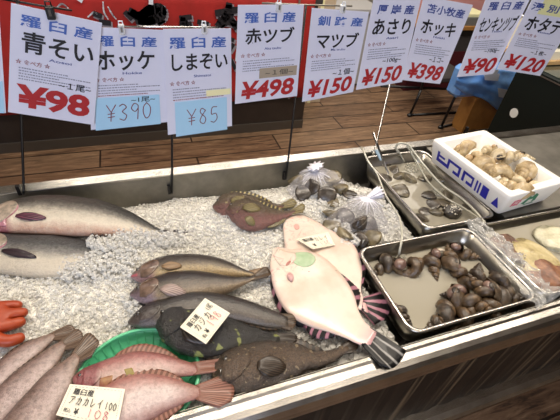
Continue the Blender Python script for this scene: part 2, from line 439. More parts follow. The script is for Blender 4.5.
# ---------------------------------------------------------------- trays
def rrect(x0, x1, y0, y1, r, z, n=6):
    out = []
    for cx, cy, a in ((x1 - r, y1 - r, 0), (x0 + r, y1 - r, 90), (x0 + r, y0 + r, 180), (x1 - r, y0 + r, 270)):
        for i in range(n + 1):
            t = math.radians(a + 90 * i / n); out.append(Vector((cx + r * math.cos(t), cy + r * math.sin(t), z)))
    return out
def tray(x0, x1, y0, y1, zt, depth, label, taper=.014, rr=.03, name='steel_tray', thin=.0012):
    root = empty(name, ((x0 + x1) / 2, (y0 + y1) / 2, zt - depth), label, 'tray')
    zb = zt - depth
    L = []
    def ring(ins, z): L.append(rrect(x0 + ins, x1 - ins, y0 + ins, y1 - ins, max(.004, rr - ins * .3), z))
    ring(taper + .012, zb); ring(taper + .002, zb + .004); ring(taper, zb + .012); ring(.006, zt - .004)
    L2 = L; L = []
    n = len(L2[0])
    # shell: outer wall up, inner wall down
    ring(.0072, zt - .004); ring(taper + .0012, zb + .013); ring(taper + .004, zb + .0055); ring(taper + .014, zb + .0015)
    rings = L2 + L
    V = [v for r in rings for v in r]; F = []
    for k in range(len(rings) - 1):
        for i in range(n): j = (i + 1) % n; F.append((k * n + i, k * n + j, (k + 1) * n + j, (k + 1) * n + i))
    F.append(tuple(range(n - 1, -1, -1))); F.append(tuple((len(rings) - 1) * n + i for i in range(n)))
    obj('tray_pan', V, F, M['steel_tray'], root)
    L = []
    for a in range(8):
        t = 2 * PI * a / 8; ring(.0045 + .0045 * math.cos(t), zt - .003 + .0038 * math.sin(t))
    V = [v for r in L for v in r]; F = [(k * n + i, k * n + (i + 1) % n, ((k + 1) % 8) * n + (i + 1) % n, ((k + 1) % 8) * n + i) for k in range(8) for i in range(n)]
    obj('rim', V, F, M['steel'], root)
    return root
def water(x0, x1, y0, y1, zt, depth, lev, mat, label, taper=.014, name='tray_water'):
    def ins_at(z): return lerp(taper, .006, (z - (zt - depth)) / depth) + .0016
    R = []
    for z in (zt - depth + .0062, lev):
        i = ins_at(z) + .002; R.append(rrect(x0 + i, x1 - i, y0 + i, y1 - i, .024, z))
    n = len(R[0]); V = R[0] + R[1]; F = [(i, (i + 1) % n, n + (i + 1) % n, n + i) for i in range(n)] + [tuple(range(n - 1, -1, -1)), tuple(range(n, 2 * n))]
    o = obj(name, V, F, mat, smooth=False, loc=((x0 + x1) / 2, (y0 + y1) / 2, zt - depth)); tag(o, label, 'water', kind='stuff'); return o
T1 = (.701, .963, .583, .967); T2 = (.467, .838, .306, .567); T3 = (.852, 1.55, .306, .567)
tray(*T1, .8, .072, 'stainless tray of clams in water beside the styrofoam box')
tray(*T2, .8, .072, 'stainless tray of brown whelks in cloudy water at the front')
tray(*T3, .8, .072, 'wide steel basin of scallops at the right end of the counter')
for (x0, x1, y0, y1) in (T1, T2, T3):
    pass
# trays stand on the well floor through low racks
for (x0, x1, y0, y1), lb in ((T1, 'low steel rack under the clam tray'), (T2, 'low steel rack under the whelk tray'), (T3, 'low steel rack under the scallop basin')):
    rk = empty('tray_rack', ((x0 + x1) / 2, (y0 + y1) / 2, .66), lb, 'rack')
    b = MB()
    for q in range(5):
        x = lerp(x0 + .04, x1 - .04, q / 4); b.box((x - .006, y0 + .03, .718), (x + .006, y1 - .03, .728))
    b.build('rails', M['steel_dull'], rk)
    for x in (x0 + .04, x1 - .04):
        for y in (y0 + .035, y1 - .035):
            MB().box((x - .006, y - .006, .66), (x + .006, y + .006, .718)).build('leg', M['steel_dull'], rk)
water(*T1, .8, .072, .757, M['water'], 'shallow murky water in the clam tray')
water(*T2, .8, .072, .752, M['water_cloudy'], 'cloudy beige water in the whelk tray')
water(*T3, .8, .072, .770, M['water_cloudy'], 'cloudy beige water in the scallop basin')

# ---------------------------------------------------------------- fish
class Fish:
    def __init__(s, name, up, lo, zc, thick, mat, label, cat='fish', group=None, N=36, K=20, zend=0, pw=1.0, tilt=0, zfun=None, head_bulge=0):
        s.N = N
        A = resample([P(x, y, zc) for x, y in up], N); B = resample([P(x, y, zc) for x, y in lo], N)
        s.A, s.B, s.thick, s.pw = A, B, thick, pw
        c = (A[N // 2] + B[N // 2]) / 2
        s.zo = []
        for i in range(N + 1):
            m = (A[i] + B[i]) / 2; s.zo.append((zfun(i / N) if zfun else 0) + zend * (i / N) ** 2)
        s.tilt = tilt
        s.root = empty(name, (c.x, c.y, zc - thick * (A[N // 2] - B[N // 2]).length / 2), label, cat, group)
        V = []; U = []
        for i in range(N + 1):
            for k in range(K):
                a = 2 * PI * k / K
                v = (1 - math.cos(a)) / 2
                V.append(s.pt(i / N, a)); U.append((i / N, v))
        F = [(i * K + k, (i + 1) * K + k, (i + 1) * K + (k + 1) % K, i * K + (k + 1) % K) for i in range(N) for k in range(K)]
        F += [tuple(range(K)), tuple(N * K + k for k in range(K - 1, -1, -1))]
        s.body = obj('body', V, F, mat, s.root, uv=U)
    def rough_skin(s, amp, freq):
        me = s.body.data
        for v in me.vertices:
            n_ = noise.noise(v.co * freq) + .5 * noise.noise(v.co * freq * 2.7); v.co += v.normal * amp * n_
    def at(s, arr, u):
        t = max(0, min(1, u)) * s.N; i = min(int(t), s.N - 1); return arr[i].lerp(arr[i + 1], t - i)
    def zz(s, u):
        t = max(0, min(1, u)) * s.N; i = min(int(t), s.N - 1); return lerp(s.zo[i], s.zo[i + 1], t - i)
    def pt(s, u, a, off=0):
        A, B = s.at(s.A, u), s.at(s.B, u); c = (A + B) / 2; h = (A - B) / 2; L = h.length
        t = s.thick * L; ca, sa = math.cos(a), math.sin(a)
        hd = h.normalized() if L > 1e-6 else Vector((1, 0, 0))
        z = (abs(sa) ** s.pw) * (1 if sa > 0 else -1) * t
        return c + h * ca + Vector((0, 0, z + s.zz(u))) + (hd * ca + Vector((0, 0, 1)) * sa) * off
    def S(s, u, v, off=0):   # top surface, v 0 (back) .. 1 (belly)
        return s.pt(u, math.acos(max(-1, min(1, 1 - 2 * v))), off)
    def patch(s, name, uvf, mat, a=10, b=8, off=.001, th=.0015, parent=None):
        G = [[s.S(*uvf(i / a, j / b), off=off) for j in range(b + 1)] for i in range(a + 1)]
        return sheet(name, G, th, mat, parent or s.root, uvs=[tuple(uvf(i / a, j / b)) for i in range(a + 1) for j in range(b + 1)])
    def eye(s, u, v, r, iris, pupil, flat=.5):
        c = s.S(u, v, 0); o = MB().ball(c, (r, r, r * flat)).build('eye', iris, s.root, True)
        o2 = MB().ball(c + Vector((0, 0, r * flat * .75)), (r * .55, r * .55, r * flat * .4)).build('pupil', pupil, o, True)
        # pupil belongs to the eye whose origin sits at the fish root
        return o
    def gill(s, mat, u0=.08, u1=.24, v0=.12, v1=.92, off=.0016):
        def f(a, b):
            v = lerp(v0, v1, b); e = u0 + (u1 - u0) * math.sin(PI * (.12 + .8 * b)) ** .7
            return (lerp(u0 + .01, e, a), v)
        return s.patch('gill_cover', f, mat, off=off, th=.003)
    def pec(s, mat, u=.26, v=.62, L=.1, w=.03, ang=.2, rays=7, lift=.002, name='pectoral_fin'):
        o = s.S(u, v, lift); d = (s.S(min(1, u + .2), v, lift) - o); d.z = 0; d.normalize(); side = Vector((-d.y, d.x, 0))
        if side.dot(s.at(s.B, u) - s.at(s.A, u)) < 0: side = -side
        d2 = d * math.cos(ang) + side * math.sin(ang); s2 = side * math.cos(ang) - d * math.sin(ang)
        G = []
        for i in range(2 * rays + 1):
            q = i / (2 * rays) * 2 - 1; row = []
            for j in range(7):
                t = j / 6; wid = w * (.25 + .75 * math.sin(min(1, t * 1.15) * PI / 2)); Lq = L * (1 - .35 * q * q - .1 * q)
                p = o + d2 * (t * Lq) + s2 * (q * wid * (1 - .25 * t * t))
                zt = s.zsurf(p); row.append(Vector((p.x, p.y, max(zt + lift, o.z - .2) + (.0008 if i % 2 else 0) + .004 * math.sin(t * PI))))
            G.append(row)
        return sheet(name, G, .0015, mat, s.root)
    def zsurf(s, p):
        """height of the fish (or of the ice) under a point"""
        best = 1e9; bi = 0
        for i in range(s.N + 1):
            c = (s.A[i] + s.B[i]) / 2; d = (c.xy - p.xy).length
            if d < best: best = d; bi = i
        A, B = s.A[bi], s.B[bi]; h = (A - B) / 2; L = h.length; c = (A + B) / 2
        q = (p.xy - c.xy).dot(h.xy / max(L, 1e-6)) / max(L, 1e-6)
        z0 = c.z + s.zo[bi]
        if abs(q) < 1: return z0 + (max(0, 1 - q * q) ** (.5 * s.pw)) * s.thick * L
        return max(z0 - .3 * (abs(q) - 1) * L, ice_z(p.x, p.y))
    def edge_fin(s, side, u0, u1, hf, mat, name='dorsal_fin', n=24, zdrop=.004, rag=0, lean=.3):
        arr, oth = (s.A, s.B) if side == 'A' else (s.B, s.A); G = []
        for i in range(n + 1):
            u = lerp(u0, u1, i / n); e = s.at(arr, u); o_ = s.at(oth, u); d = (e - o_).normalized(); fwd = (s.at(arr, min(1, u + .03)) - s.at(arr, max(0, u - .03))).normalized()
            h = hf(i / n) * (1 - rag * (i % 2)); row = []
            for j in range(5):
                t = j / 4; p = e - d * .004 + (d + fwd * lean * t).normalized() * (h + .004) * t
                row.append(Vector((p.x, p.y, e.z + s.zz(u) + .001 - zdrop * t + (.0009 if i % 2 else 0))))
            G.append(row)
        return sheet(name, G, .0016, mat, s.root)
    def tail(s, tips, mat, z=0, base=.955, rays=10, fork=0, name='tail_fin'):
        a, b_ = s.at(s.A, base), s.at(s.B, base); zc = a.z + s.zz(base)
        T = resample([P(x, y, zc + z) for x, y in tips], 2 * rays); G = []
        for i in range(2 * rays + 1):
            q = i / (2 * rays); o = a.lerp(b_, q); tp = T[i]; row = []
            for j in range(7):
                t = j / 6; p = o.lerp(tp, t) ; p.z = lerp(zc, zc + z, t) + .002 + (.0012 if i % 2 else 0) * min(1, t * 3) + .003 * math.sin(q * 9) * t
                row.append(p)
            G.append(row)
        return sheet(name, G, .002, mat, s.root)
def tomat(**k): return k
M['eye_gold'] = simple('fish iris', '#a48a4a', .15, coat=1); M['eye_dark'] = simple('fish iris dark', '#3a3228', .12, coat=1); M['pupil'] = simple('pupil', '#050506', .08, coat=1)
M['eye_red'] = simple('fish iris red', '#8a4a48', .15, coat=1)

# silver salmon, upper left
M['salmon'] = fishmat('salmon skin', [(.0, '#232321'), (.36, '#383733'), (.5, '#7a756b'), (.64, '#c4baa8'), (.8, '#d8cdb9'), (1, '#b98f78')], head=[(0, '#4c4a45'), (.35, '#8f8474'), (.65, '#b08d83'), (1, '#8d4a52')], headend=.2, nscale=26, mottling=.5, bump=.5, belly=.12)
M['salmon2'] = fishmat('grey salmon skin', [(.0, '#2c2e32'), (.36, '#46484a'), (.55, '#85827c'), (.72, '#c8beac'), (1, '#c9bda8')], head=[(0, '#4a4a49'), (.4, '#7d776e'), (.65, '#b9a79a'), (1, '#9d6a6a')], headend=.22, nscale=26, mottling=.5, bump=.5, belly=.12)
M['salmon_gill'] = simple('salmon gill plate', '#6d665b', .3, 0, '#ab9a8a', 60, coat=.3, bump=.3)
M['gill_pink'] = simple('pink gill edge', '#7c3f4a', .3, 0, '#b98590', 30, coat=.3)
M['fin_black'] = finmat('black fin', '#1b1518', '#3d2c33', 9); M['fin_plum'] = finmat('plum fin', '#241820', '#7a4656', 5, .6)
f = Fish('silver_salmon', [(-16, 222), (-8, 214), (2, 208), (20, 202), (45, 198.5), (75, 199.5), (105, 204), (130, 212), (150, 222), (168, 231)],
         [(-16, 226), (-9, 231), (2, 234), (22, 234), (45, 235.5), (75, 236.5), (100, 236), (125, 235), (148, 234.5), (167, 234)], .785, .42, M['salmon'],
         'silver salmon at the top left, whole upper side bare of ice', 'fish', zfun=lambda t: -.018 * max(0, (t - .55) / .45) ** 1.3 + .006)
f.gill(M['salmon_gill'], .1, .215, .16, .84)
f.patch('gill_edge', lambda a, b: (.01 + .2 * math.sin(PI * (.12 + .8 * b)) ** .7 - .004 + .014 * a, lerp(.16, .92, b)), M['gill_pink'], a=4, b=16, off=.0012, th=.002)
f.patch('jaw', lambda a, b: (lerp(.01, .17, a), lerp(.74, .93, b) - .1 * (1 - a)), M['gill_pink'], off=.0012, th=.002)
f.eye(.075, .3, .0075, M['eye_gold'], M['pupil'])
f.pec(M['fin_plum'], .215, .74, .075, .013, .12)
f.edge_fin('A', .5, .6, lambda t: .012 * math.sin(PI * t), M['fin_black'], rag=.2)
f.tail([(184, 231), (189, 234), (184, 238)], M['fin_black'], -.014)
f = Fish('silver_salmon', [(-30, 246), (-18, 238), (-2, 234), (20, 235.5), (45, 236), (70, 237), (95, 240), (118, 246), (140, 254)],
         [(-30, 252), (-20, 262), (-6, 271), (12, 275), (35, 277), (60, 275), (85, 270), (110, 264), (140, 258)], .78, .4, M['salmon2'],
         'grey silver salmon nearest the glove, its rear half under ice', 'fish', zfun=lambda t: -.03 * max(0, (t - .45) / .55) ** 1.1)
f.gill(M['salmon_gill'], .1, .26, .1, .72)
f.patch('gill_edge', lambda a, b: (.02 + .235 * math.sin(PI * (.12 + .8 * b)) ** .7 - .004 + .012 * a, lerp(.1, .8, b)), M['gill_pink'], a=4, b=16, off=.0012, th=.002)
f.eye(.1, .32, .0075, M['eye_gold'], M['pupil'])
f.pec(M['fin_black'], .26, .62, .085, .012, .16)
d = f.edge_fin('A', .68, .76, lambda t: .022 * math.sin(PI * t) ** .7, M['fin_black'], rag=.25, zdrop=-.026, lean=.1)

# atka mackerel trio
M['atka'] = fishmat('mackerel skin', [(0, '#1d1813'), (.38, '#392f24'), (.55, '#5f4f3a'), (.72, '#a08a5e'), (1, '#a38a66')], head=[(0, '#3c3128'), (.4, '#6a574a'), (.7, '#8c6f68'), (1, '#9d7b80')], headend=.24, nscale=40, mottling=.3, rough=.22)
M['atka_dark'] = fishmat('dark mackerel skin', [(0, '#15120f'), (.4, '#2e2620'), (.66, '#5f5040'), (.8, '#85735a'), (1, '#7b6853')], head=[(0, '#2a2522'), (.5, '#5a4c48'), (1, '#8d7880')], headend=.24, nscale=40, mottling=.3, rough=.2)
M['atka_black'] = fishmat('blackish mackerel skin', [(0, '#171411'), (.4, '#2d2722'), (.7, '#4d443b'), (1, '#6a5f53')], head=[(0, '#1c1917'), (.5, '#3d3531'), (1, '#5f5450')], headend=.2, nscale=40, mottling=.25, rough=.18)
M['atka_gill'] = simple('mackerel gill plate', '#4a3b30', .2, 0, '#80695a', 55, coat=.5)
M['fin_brown'] = finmat('brown fin', '#2b211a', '#5c4a38', 12); M['fin_tan'] = finmat('tan fin', '#6a543c', '#94795a', 9); M['fin_pale'] = finmat('pale fin', '#7d6a63', '#ab968c', 6)
f = Fish('atka_mackerel', [(131, 275), (142, 266), (156, 260), (172, 256.5), (190, 255.5), (210, 257), (228, 262), (243, 269), (254, 273)],
         [(131, 278), (142, 283), (156, 285), (172, 284), (190, 281), (210, 279), (228, 277.5), (243, 276.5), (254, 276.5)], .787, .62, M['atka'],
         'topmost of the three atka mackerel, with a yellow belly streak', 'fish', 'three atka mackerel laid side by side')
f.gill(M['atka_gill'], .09, .25, .12, .85); f.eye(.075, .33, .0045, M['eye_dark'], M['pupil'])
f.patch('mouth', lambda a, b: (lerp(.005, .07, a), lerp(.62, .8, b)), simple('pink lip', '#a0565e', .3), off=.0012, th=.002)
f.pec(M['fin_tan'], .27, .6, .045, .012, .15); f.edge_fin('A', .28, .85, lambda t: .006 * math.sin(PI * t) ** .5, M['fin_brown'], rag=.3)
f.tail([(262, 268), (267, 271), (266, 276), (262, 279)], M['fin_tan'], 0)
f = Fish('atka_mackerel', [(130, 293), (140, 285), (155, 278), (172, 273.5), (192, 272), (212, 274), (232, 277), (247, 277.5), (256, 275)],
         [(130, 296), (140, 302), (152, 305.5), (170, 306), (190, 303), (210, 298.5), (228, 293), (244, 285), (256, 279)], .797, .62, M['atka_dark'],
         'middle atka mackerel of three, mouth over the kajika fish', 'fish', 'three atka mackerel laid side by side')
f.gill(M['atka_gill'], .09, .25, .12, .85); f.eye(.085, .36, .005, M['eye_dark'], M['pupil'])
f.pec(M['fin_pale'], .26, .66, .055, .014, .35); f.edge_fin('A', .3, .85, lambda t: .006 * math.sin(PI * t) ** .5, M['fin_brown'], rag=.3)
f.tail([(263, 268), (268, 269), (271, 274), (268, 278)], M['fin_brown'], .002)
f = Fish('atka_mackerel', [(128, 321), (138, 312), (150, 306), (168, 300.5), (190, 296), (215, 297), (240, 301.5), (265, 309), (287, 317)],
         [(128, 324), (138, 328), (150, 329), (168, 328), (190, 325), (215, 323), (240, 325), (265, 329), (288, 329)], .79, .62, M['atka_black'],
         'lowest and darkest atka mackerel, tail pointing at the white flatfish', 'fish', 'three atka mackerel laid side by side', zfun=lambda t: .012 * math.sin(PI * t))
f.gill(M['atka_black'], .08, .22, .12, .85); f.eye(.08, .33, .0045, M['eye_dark'], M['pupil'])
f.edge_fin('B', .5, .95, lambda t: .006 * math.sin(PI * t) ** .5, M['fin_brown'], 'anal_fin', rag=.3)
f.tail([(291, 314), (296, 321), (294, 328), (290, 332)], M['fin_brown'], .0)

# kajika (sculpins)
M['sculpin_black'] = fishmat('black sculpin skin', [(0, '#100f0e'), (.5, '#1d1a16'), (1, '#2c2821')], nscale=40, mottling=.2, rough=.2, spots=(38, .615, '#8a8f4e'), bump=1)
M['sculpin_brown'] = fishmat('brown sculpin skin', [(0, '#35291e'), (.4, '#5a4735'), (.7, '#66523e'), (1, '#3b2f23')], nscale=45, mottling=.38, rough=.32, bump=1, spots=(90, .64, '#857459'))
M['fin_sculpin'] = finmat('sculpin fin', '#1f1812', '#43362a', 10)
f = Fish('black_sculpin', [(155, 318), (160, 309), (172, 304), (190, 304), (215, 312), (240, 322), (262, 330), (280, 336)],
         [(155, 326), (162, 340), (178, 352), (198, 357), (220, 356), (240, 351), (262, 346), (280, 342)], .796, .5, M['sculpin_black'],
         'black sculpin with yellow green blotches under the tilted price card', 'fish')
f.rough_skin(.004, 45); f.gill(M['sculpin_black'], .1, .3, .1, .9, .003); f.eye(.12, .35, .007, M['eye_dark'], M['pupil'])
f.edge_fin('A', .35, .85, lambda t: .016 * math.sin(PI * t) ** .5, M['fin_sculpin'], rag=.35)
f.edge_fin('B', .45, .85, lambda t: .012 * math.sin(PI * t) ** .5, M['fin_sculpin'], 'anal_fin', rag=.35)
f.pec(M['fin_sculpin'], .3, .55, .07, .03, .4); f.tail([(292, 333), (298, 339), (292, 345)], M['fin_sculpin'], -.004)
f = Fish('brown_sculpin', [(212, 372), (218, 361), (230, 352), (250, 345), (275, 343), (298, 346), (316, 352), (334, 350), (346, 345)],
         [(212, 380), (220, 390), (236, 396), (256, 394), (276, 387), (296, 378), (314, 371), (332, 364), (348, 352)], .785, .62, M['sculpin_brown'],
         'big mottled brown sculpin pressed against the front rail', 'fish', zfun=lambda t: .004)
f.rough_skin(.0045, 50); f.gill(M['sculpin_brown'], .1, .3, .08, .8, .0035); f.eye(.14, .3, .0075, M['eye_dark'], M['pupil'])
f.patch('mouth', lambda a, b: (lerp(.01, .1, a), lerp(.5, .7, b)), M['eye_dark'], off=.001, th=.002)
f.edge_fin('A', .35, .82, lambda t: .017 * math.sin(PI * t) ** .5, M['fin_sculpin'], rag=.35, zdrop=-.002)
f.pec(M['fin_sculpin'], .33, .62, .055, .022, .3, 9); f.edge_fin('B', .5, .8, lambda t: .004 * math.sin(PI * t), M['fin_sculpin'], 'anal_fin')
f.tail([(352, 337), (358, 341), (358, 348), (352, 354)], M['fin_sculpin'], .0)

# rockfish pair (small, brown, red bellies)
M['rock'] = fishmat('rockfish skin', [(0, '#33291c'), (.3, '#5a4a33'), (.55, '#5f4b36'), (.8, '#7d4f48'), (1, '#8d5f55')], nscale=45, mottling=.5, rough=.25, bump=.7, spots=(60, .66, '#8c7f55'))
M['fin_spiny'] = finmat('spiny fin', '#2d2519', '#9a8c5c', 11, .62)
for up, lo, tips, lb, z in (([(213, 205), (220, 198), (230, 194.5), (243, 195), (256, 198), (270, 203), (284, 205)], [(213, 208), (220, 214), (230, 219), (243, 220), (256, 218), (270, 212), (284, 208)], [(291, 199), (297, 203), (294, 208)], 'rear small brown rockfish of the pair on the ice', .775),
                        ([(226, 209), (233, 203), (245, 200), (258, 204), (272, 209), (284, 211), (294, 210)], [(226, 212), (234, 222), (246, 229), (260, 229), (274, 224), (285, 218), (295, 213)], [(301, 204), (305, 207), (303, 213)], 'front small rockfish of the pair with reddish belly', .79)):
    f = Fish('rockfish', up, lo, z, .5, M['rock'], lb, 'fish', 'pair of small rockfish on the ice')
    f.rough_skin(.003, 60); f.gill(M['rock'], .1, .3, .1, .85); f.eye(.12, .32, .0055, M['eye_dark'], M['pupil'])
    f.edge_fin('A', .25, .85, lambda t: .017 * math.sin(PI * t) ** .4, M['fin_spiny'], rag=.4, zdrop=-.003)
    f.pec(M['fin_spiny'], .3, .6, .05, .02, -.15, 6); f.pec(M['fin_spiny'], .34, .85, .03, .012, .5, 4, name='pelvic_fin')
    f.edge_fin('B', .6, .85, lambda t: .01 * math.sin(PI * t) ** .5, M['fin_spiny'], 'anal_fin', rag=.3)
    f.tail(tips, M['fin_spiny'], 0, rays=6)

# white flatfish, belly up
def flatmat(name, spots=None):
    t = NT(name); u, v = uvsock(t)
    nz = t.noise(9, 4, .6); vein = t.noise(24, 3, .55, dist=1.2)
    c = t.ramp(nz, [(.35, '#cdb7a4'), (.6, '#dfd0c0')])
    edge = t.math('ABSOLUTE', t.math('SUBTRACT', v, .5))
    c = t.mix(t.ramp(t.math('ADD', edge, t.math('MULTIPLY', nz, .2)), [(.52, (0, 0, 0, 1)), (.64, (.5, .5, .5, 1))]), c, '#cf9f9c')
    wv = t.math('ABSOLUTE', t.math('SUBTRACT', vein, .5))
    hf = t.ramp(u, [(.22, (1, 1, 1, 1)), (.45, (0, 0, 0, 1))])
    vf = t.math('MULTIPLY', t.ramp(wv, [(0, (.5, .5, .5, 1)), (.02, (0, 0, 0, 1))]), hf)
    c = t.mix(vf, c, '#c7655e')
    if spots:
        sp_ = t.noise(95, 1, .5); c = t.mix(t.ramp(sp_, [(.77, (0, 0, 0, 1)), (.79, (1, 1, 1, 1))]), c, '#4d4442')
    tf = t.ramp(u, [(.9, (0, 0, 0, 1)), (1, (.8, .8, .8, 1))]); c = t.mix(tf, c, '#c98f95')
    t.set(Base_Color=c, Roughness=.3, Coat_Weight=.4, Coat_Roughness=.12, Subsurface_Weight=.08, Subsurface_Radius=(.02, .008, .004))
    t.bump(t.math('ADD', nz, t.math('MULTIPLY', t.noise(300, 2), .25)), .25, .002); return t.m
M['flat'] = flatmat('white flatfish belly', True); M['flat2'] = flatmat('cream flatfish belly')
M['fin_stripe'] = finmat('black and pink striped fin', '#0e0b0d', '#a06c7a', 4, .68); M['fin_stripe2'] = finmat('black striped tail', '#0b0a0b', '#8d8a86', 4, .9)
M['fin_flesh'] = finmat('flesh coloured fin', '#b57f84', '#d2b0a4', 18)
f = Fish('flatfish', [(283, 226), (286, 219), (297, 215), (310, 219), (325, 227), (340, 236), (352, 244), (359, 256), (362, 272), (361, 292), (366, 306)],
         [(283, 230), (284, 243), (286, 258), (290, 270), (298, 282), (308, 292), (322, 300), (336, 305), (350, 308), (362, 312), (368, 314)], .775, .1, M['flat2'],
         'cream flatfish lying half under the other one, with label on top', 'fish', zfun=lambda t: .004)
f.edge_fin('A', .55, .93, lambda t: .014 * math.sin(PI * t) ** .6, M['fin_stripe'], rag=.2)
f.tail([(383, 291), (390, 305), (386, 318), (374, 326)], M['fin_stripe'], -.012, rays=9)
f.patch('gill_slit', lambda a, b: (.2 + .025 * (2 * a - 1) * math.sqrt(max(.02, 1 - (2 * b - 1) ** 2)), lerp(.36, .5, b)), simple('pink slit', '#d3a195', .4), off=.0012, th=.001)
f2 = Fish('flatfish', [(272, 250), (278, 247), (290, 249), (304, 250), (320, 255), (334, 266), (346, 280), (354, 295), (358, 311), (364, 324), (376, 335)],
         [(272, 254), (270, 264), (271, 278), (275, 292), (282, 306), (293, 318), (310, 327), (328, 333), (345, 340), (358, 347), (368, 350)], .792, .13, M['flat'],
         'large white flatfish belly up with black tail on the rail', 'fish', zfun=lambda t: .012 * max(0, (t - .6) / .4) ** 1.5, pw=.9)
f2.edge_fin('B', .18, .62, lambda t: .010 * math.sin(PI * t) ** .6, M['fin_stripe'], 'dorsal_fin', rag=.2, zdrop=.012)
f2.edge_fin('A', .5, .8, lambda t: .026 * math.sin(PI * t) ** .6, M['fin_stripe'], 'anal_fin', rag=.15, zdrop=.012)
f2.edge_fin('B', .62, .8, lambda t: .018 * math.sin(PI * t) ** .8, M['fin_stripe'], 'rear_dorsal_fin', rag=.15, zdrop=.008)
f2.tail([(400, 348), (405, 352), (400, 362), (391, 369), (380, 366)], M['fin_stripe2'], .004, rays=9)
f2.patch('gill_cover', lambda a, b: (lerp(.06, .2 + .06 * math.sin(PI * b), a), lerp(.2, .7, b)), M['flat'], off=.0012, th=.002)
f2.patch('green_bruise', lambda a, b: (.285 + .085 * (2 * a - 1) * math.sqrt(max(.02, 1 - (2 * b - 1) ** 2)), .27 + .19 * (2 * b - 1)), simple('pale green gut patch', '#9cb58e', .35, 0, '#b4c4a2', 40, coat=.3), off=.0006, th=.0006)
f2.patch('gill_slit', lambda a, b: (.235 + .012 * (2 * a - 1) * math.sqrt(max(.02, 1 - (2 * b - 1) ** 2)), lerp(.46, .6, b)), simple('dark pink slit', '#ad7468', .4), off=.0016, th=.0015)
f2.pec(M['fin_flesh'], .3, .66, .028, .009, .4, 4)

# pinkish grey fish at bottom left, tails up
M['pinkgrey'] = fishmat('pink grey skin', [(0, '#5c4c44'), (.25, '#8a746c'), (.55, '#a48d86'), (.8, '#ad9890'), (1, '#8d746a')], nscale=18, mottling=.2, rough=.28, tailc='#8a7265')
M['fin_rose'] = finmat('brown rose tail', '#3f3026', '#75604f', 12)
data = [([(-30, 400), (-12, 375), (4, 358), (22, 345), (40, 337), (53, 333)], [(-24, 416), (-4, 396), (12, 380), (28, 366), (44, 350), (56, 338)], [(66, 326), (73, 327), (76, 332), (68, 342)], 'farthest left pink grey fish lying tail up beside the glove', .786),
        ([(-22, 412), (0, 386), (18, 370), (38, 356), (52, 346), (62, 341)], [(-10, 440), (8, 418), (26, 402), (42, 386), (57, 365), (67, 347)], [(74, 330), (80, 331), (83, 336), (78, 350)], 'middle pink grey fish of three, tail up at bottom left', .794),
        ([(-6, 436), (12, 410), (30, 390), (46, 373), (61, 363), (74, 353)], [(30, 470), (46, 442), (58, 418), (70, 392), (76, 372), (81, 359)], [(84, 336), (90, 334), (96, 338), (99, 343), (92, 358)], 'broad pink grey fish of three nearest the green basket', .8)]
for up, lo, tips, lb, z in data:
    f = Fish('pink_grey_fish', up, lo, z, .42, M['pinkgrey'], lb, 'fish', 'three pink grey fish laid tails up')
    f.tail(tips, M['fin_rose'], .002, rays=8); f.edge_fin('A', .2, .85, lambda t: .008 * math.sin(PI * t) ** .5, M['fin_rose'], rag=.1)
    f.edge_fin('B', .3, .85, lambda t: .008 * math.sin(PI * t) ** .5, M['fin_rose'], 'anal_fin', rag=.1)
    f.gill(M['pinkgrey'], .08, .2); f.eye(.07, .4, .006, M['eye_dark'], M['pupil'])

# ---------------------------------------------------------------- green basket with two red flatfish
bc = P(139, 381, .775)
root = empty('round_basket', (bc.x, bc.y, .737), 'round green plastic basket holding two red fish', 'basket')
BR = .113
def ringpts(r, z, n=56): return [Vector((bc.x + r * math.cos(2 * PI * i / n), bc.y + .93 * r * math.sin(2 * PI * i / n), z)) for i in range(n)]
def lathe_rings(L):
    n = len(L[0]); V = [v for r in L for v in r]; F = [(k * n + i, k * n + (i + 1) % n, (k + 1) * n + (i + 1) % n, (k + 1) * n + i) for k in range(len(L) - 1) for i in range(n)]
    return V, F
L = [ringpts(BR * a, z - .012) for a, z in ((.70, .757), (.84, .764), (.95, .785), (.99, .797), (.975, .797), (.935, .786), (.825, .767), (.69, .760))]
V, F = lathe_rings(L); n = 56; F += [tuple(range(n - 1, -1, -1)), tuple(7 * n + i for i in range(n))]
obj('bowl', V, F, M['basket'], root)
L = [ringpts(BR * (.975 + .035 * math.cos(2 * PI * a / 8)), .785 + .0035 * math.sin(2 * PI * a / 8)) for a in range(9)]
V, F = lathe_rings(L); obj('rim', V, F, M['basket'], root)
b = MB()
for i in range(40):
    a = 2 * PI * i / 40; c_, s_ = math.cos(a), .93 * math.sin(a)
    b.tube([Vector((bc.x + BR * q * c_, bc.y + BR * q * s_, z - .012)) for q, z in ((.80, .7665), (.93, .787), (.965, .797))], .0011, 5, False)
b.build('ribs', M['basket'], root)
M['red'] = fishmat('red flounder skin', [(0, '#7e4a45'), (.25, '#a8706a'), (.5, '#bd9c94'), (.75, '#c2a79e'), (1, '#94625a')], head=[(0, '#7c4444'), (.5, '#95585a'), (1, '#7a4246')], headend=.26, nscale=20, mottling=.14, rough=.26, tailc='#9c6a62')
M['red2'] = fishmat('pale red flounder skin', [(0, '#9c5f56'), (.22, '#b58a82'), (.45, '#cbb8b2'), (.75, '#c9b4ae'), (1, '#9a6d62')], nscale=20, mottling=.12, rough=.26, tailc='#9a6d62', headend=.2)
M['fin_red'] = finmat('brown red fin', '#6a4638', '#95695a', 14)
f = Fish('red_flounder', [(73, 377), (82, 369), (98, 362), (116, 355), (136, 350), (158, 351), (178, 356), (196, 361)],
         [(73, 383), (80, 391), (94, 395), (112, 392), (134, 386), (156, 380), (178, 375), (198, 372)], .806, .36, M['red'],
         'upper red flounder in the green basket, its face showing', 'fish', 'two red flounders in the green basket', zfun=lambda t: -.012 * t)
f.gill(M['red'], .1, .26, .2, .85, .002); f.eye(.08, .4, .0055, M['eye_red'], M['pupil'])
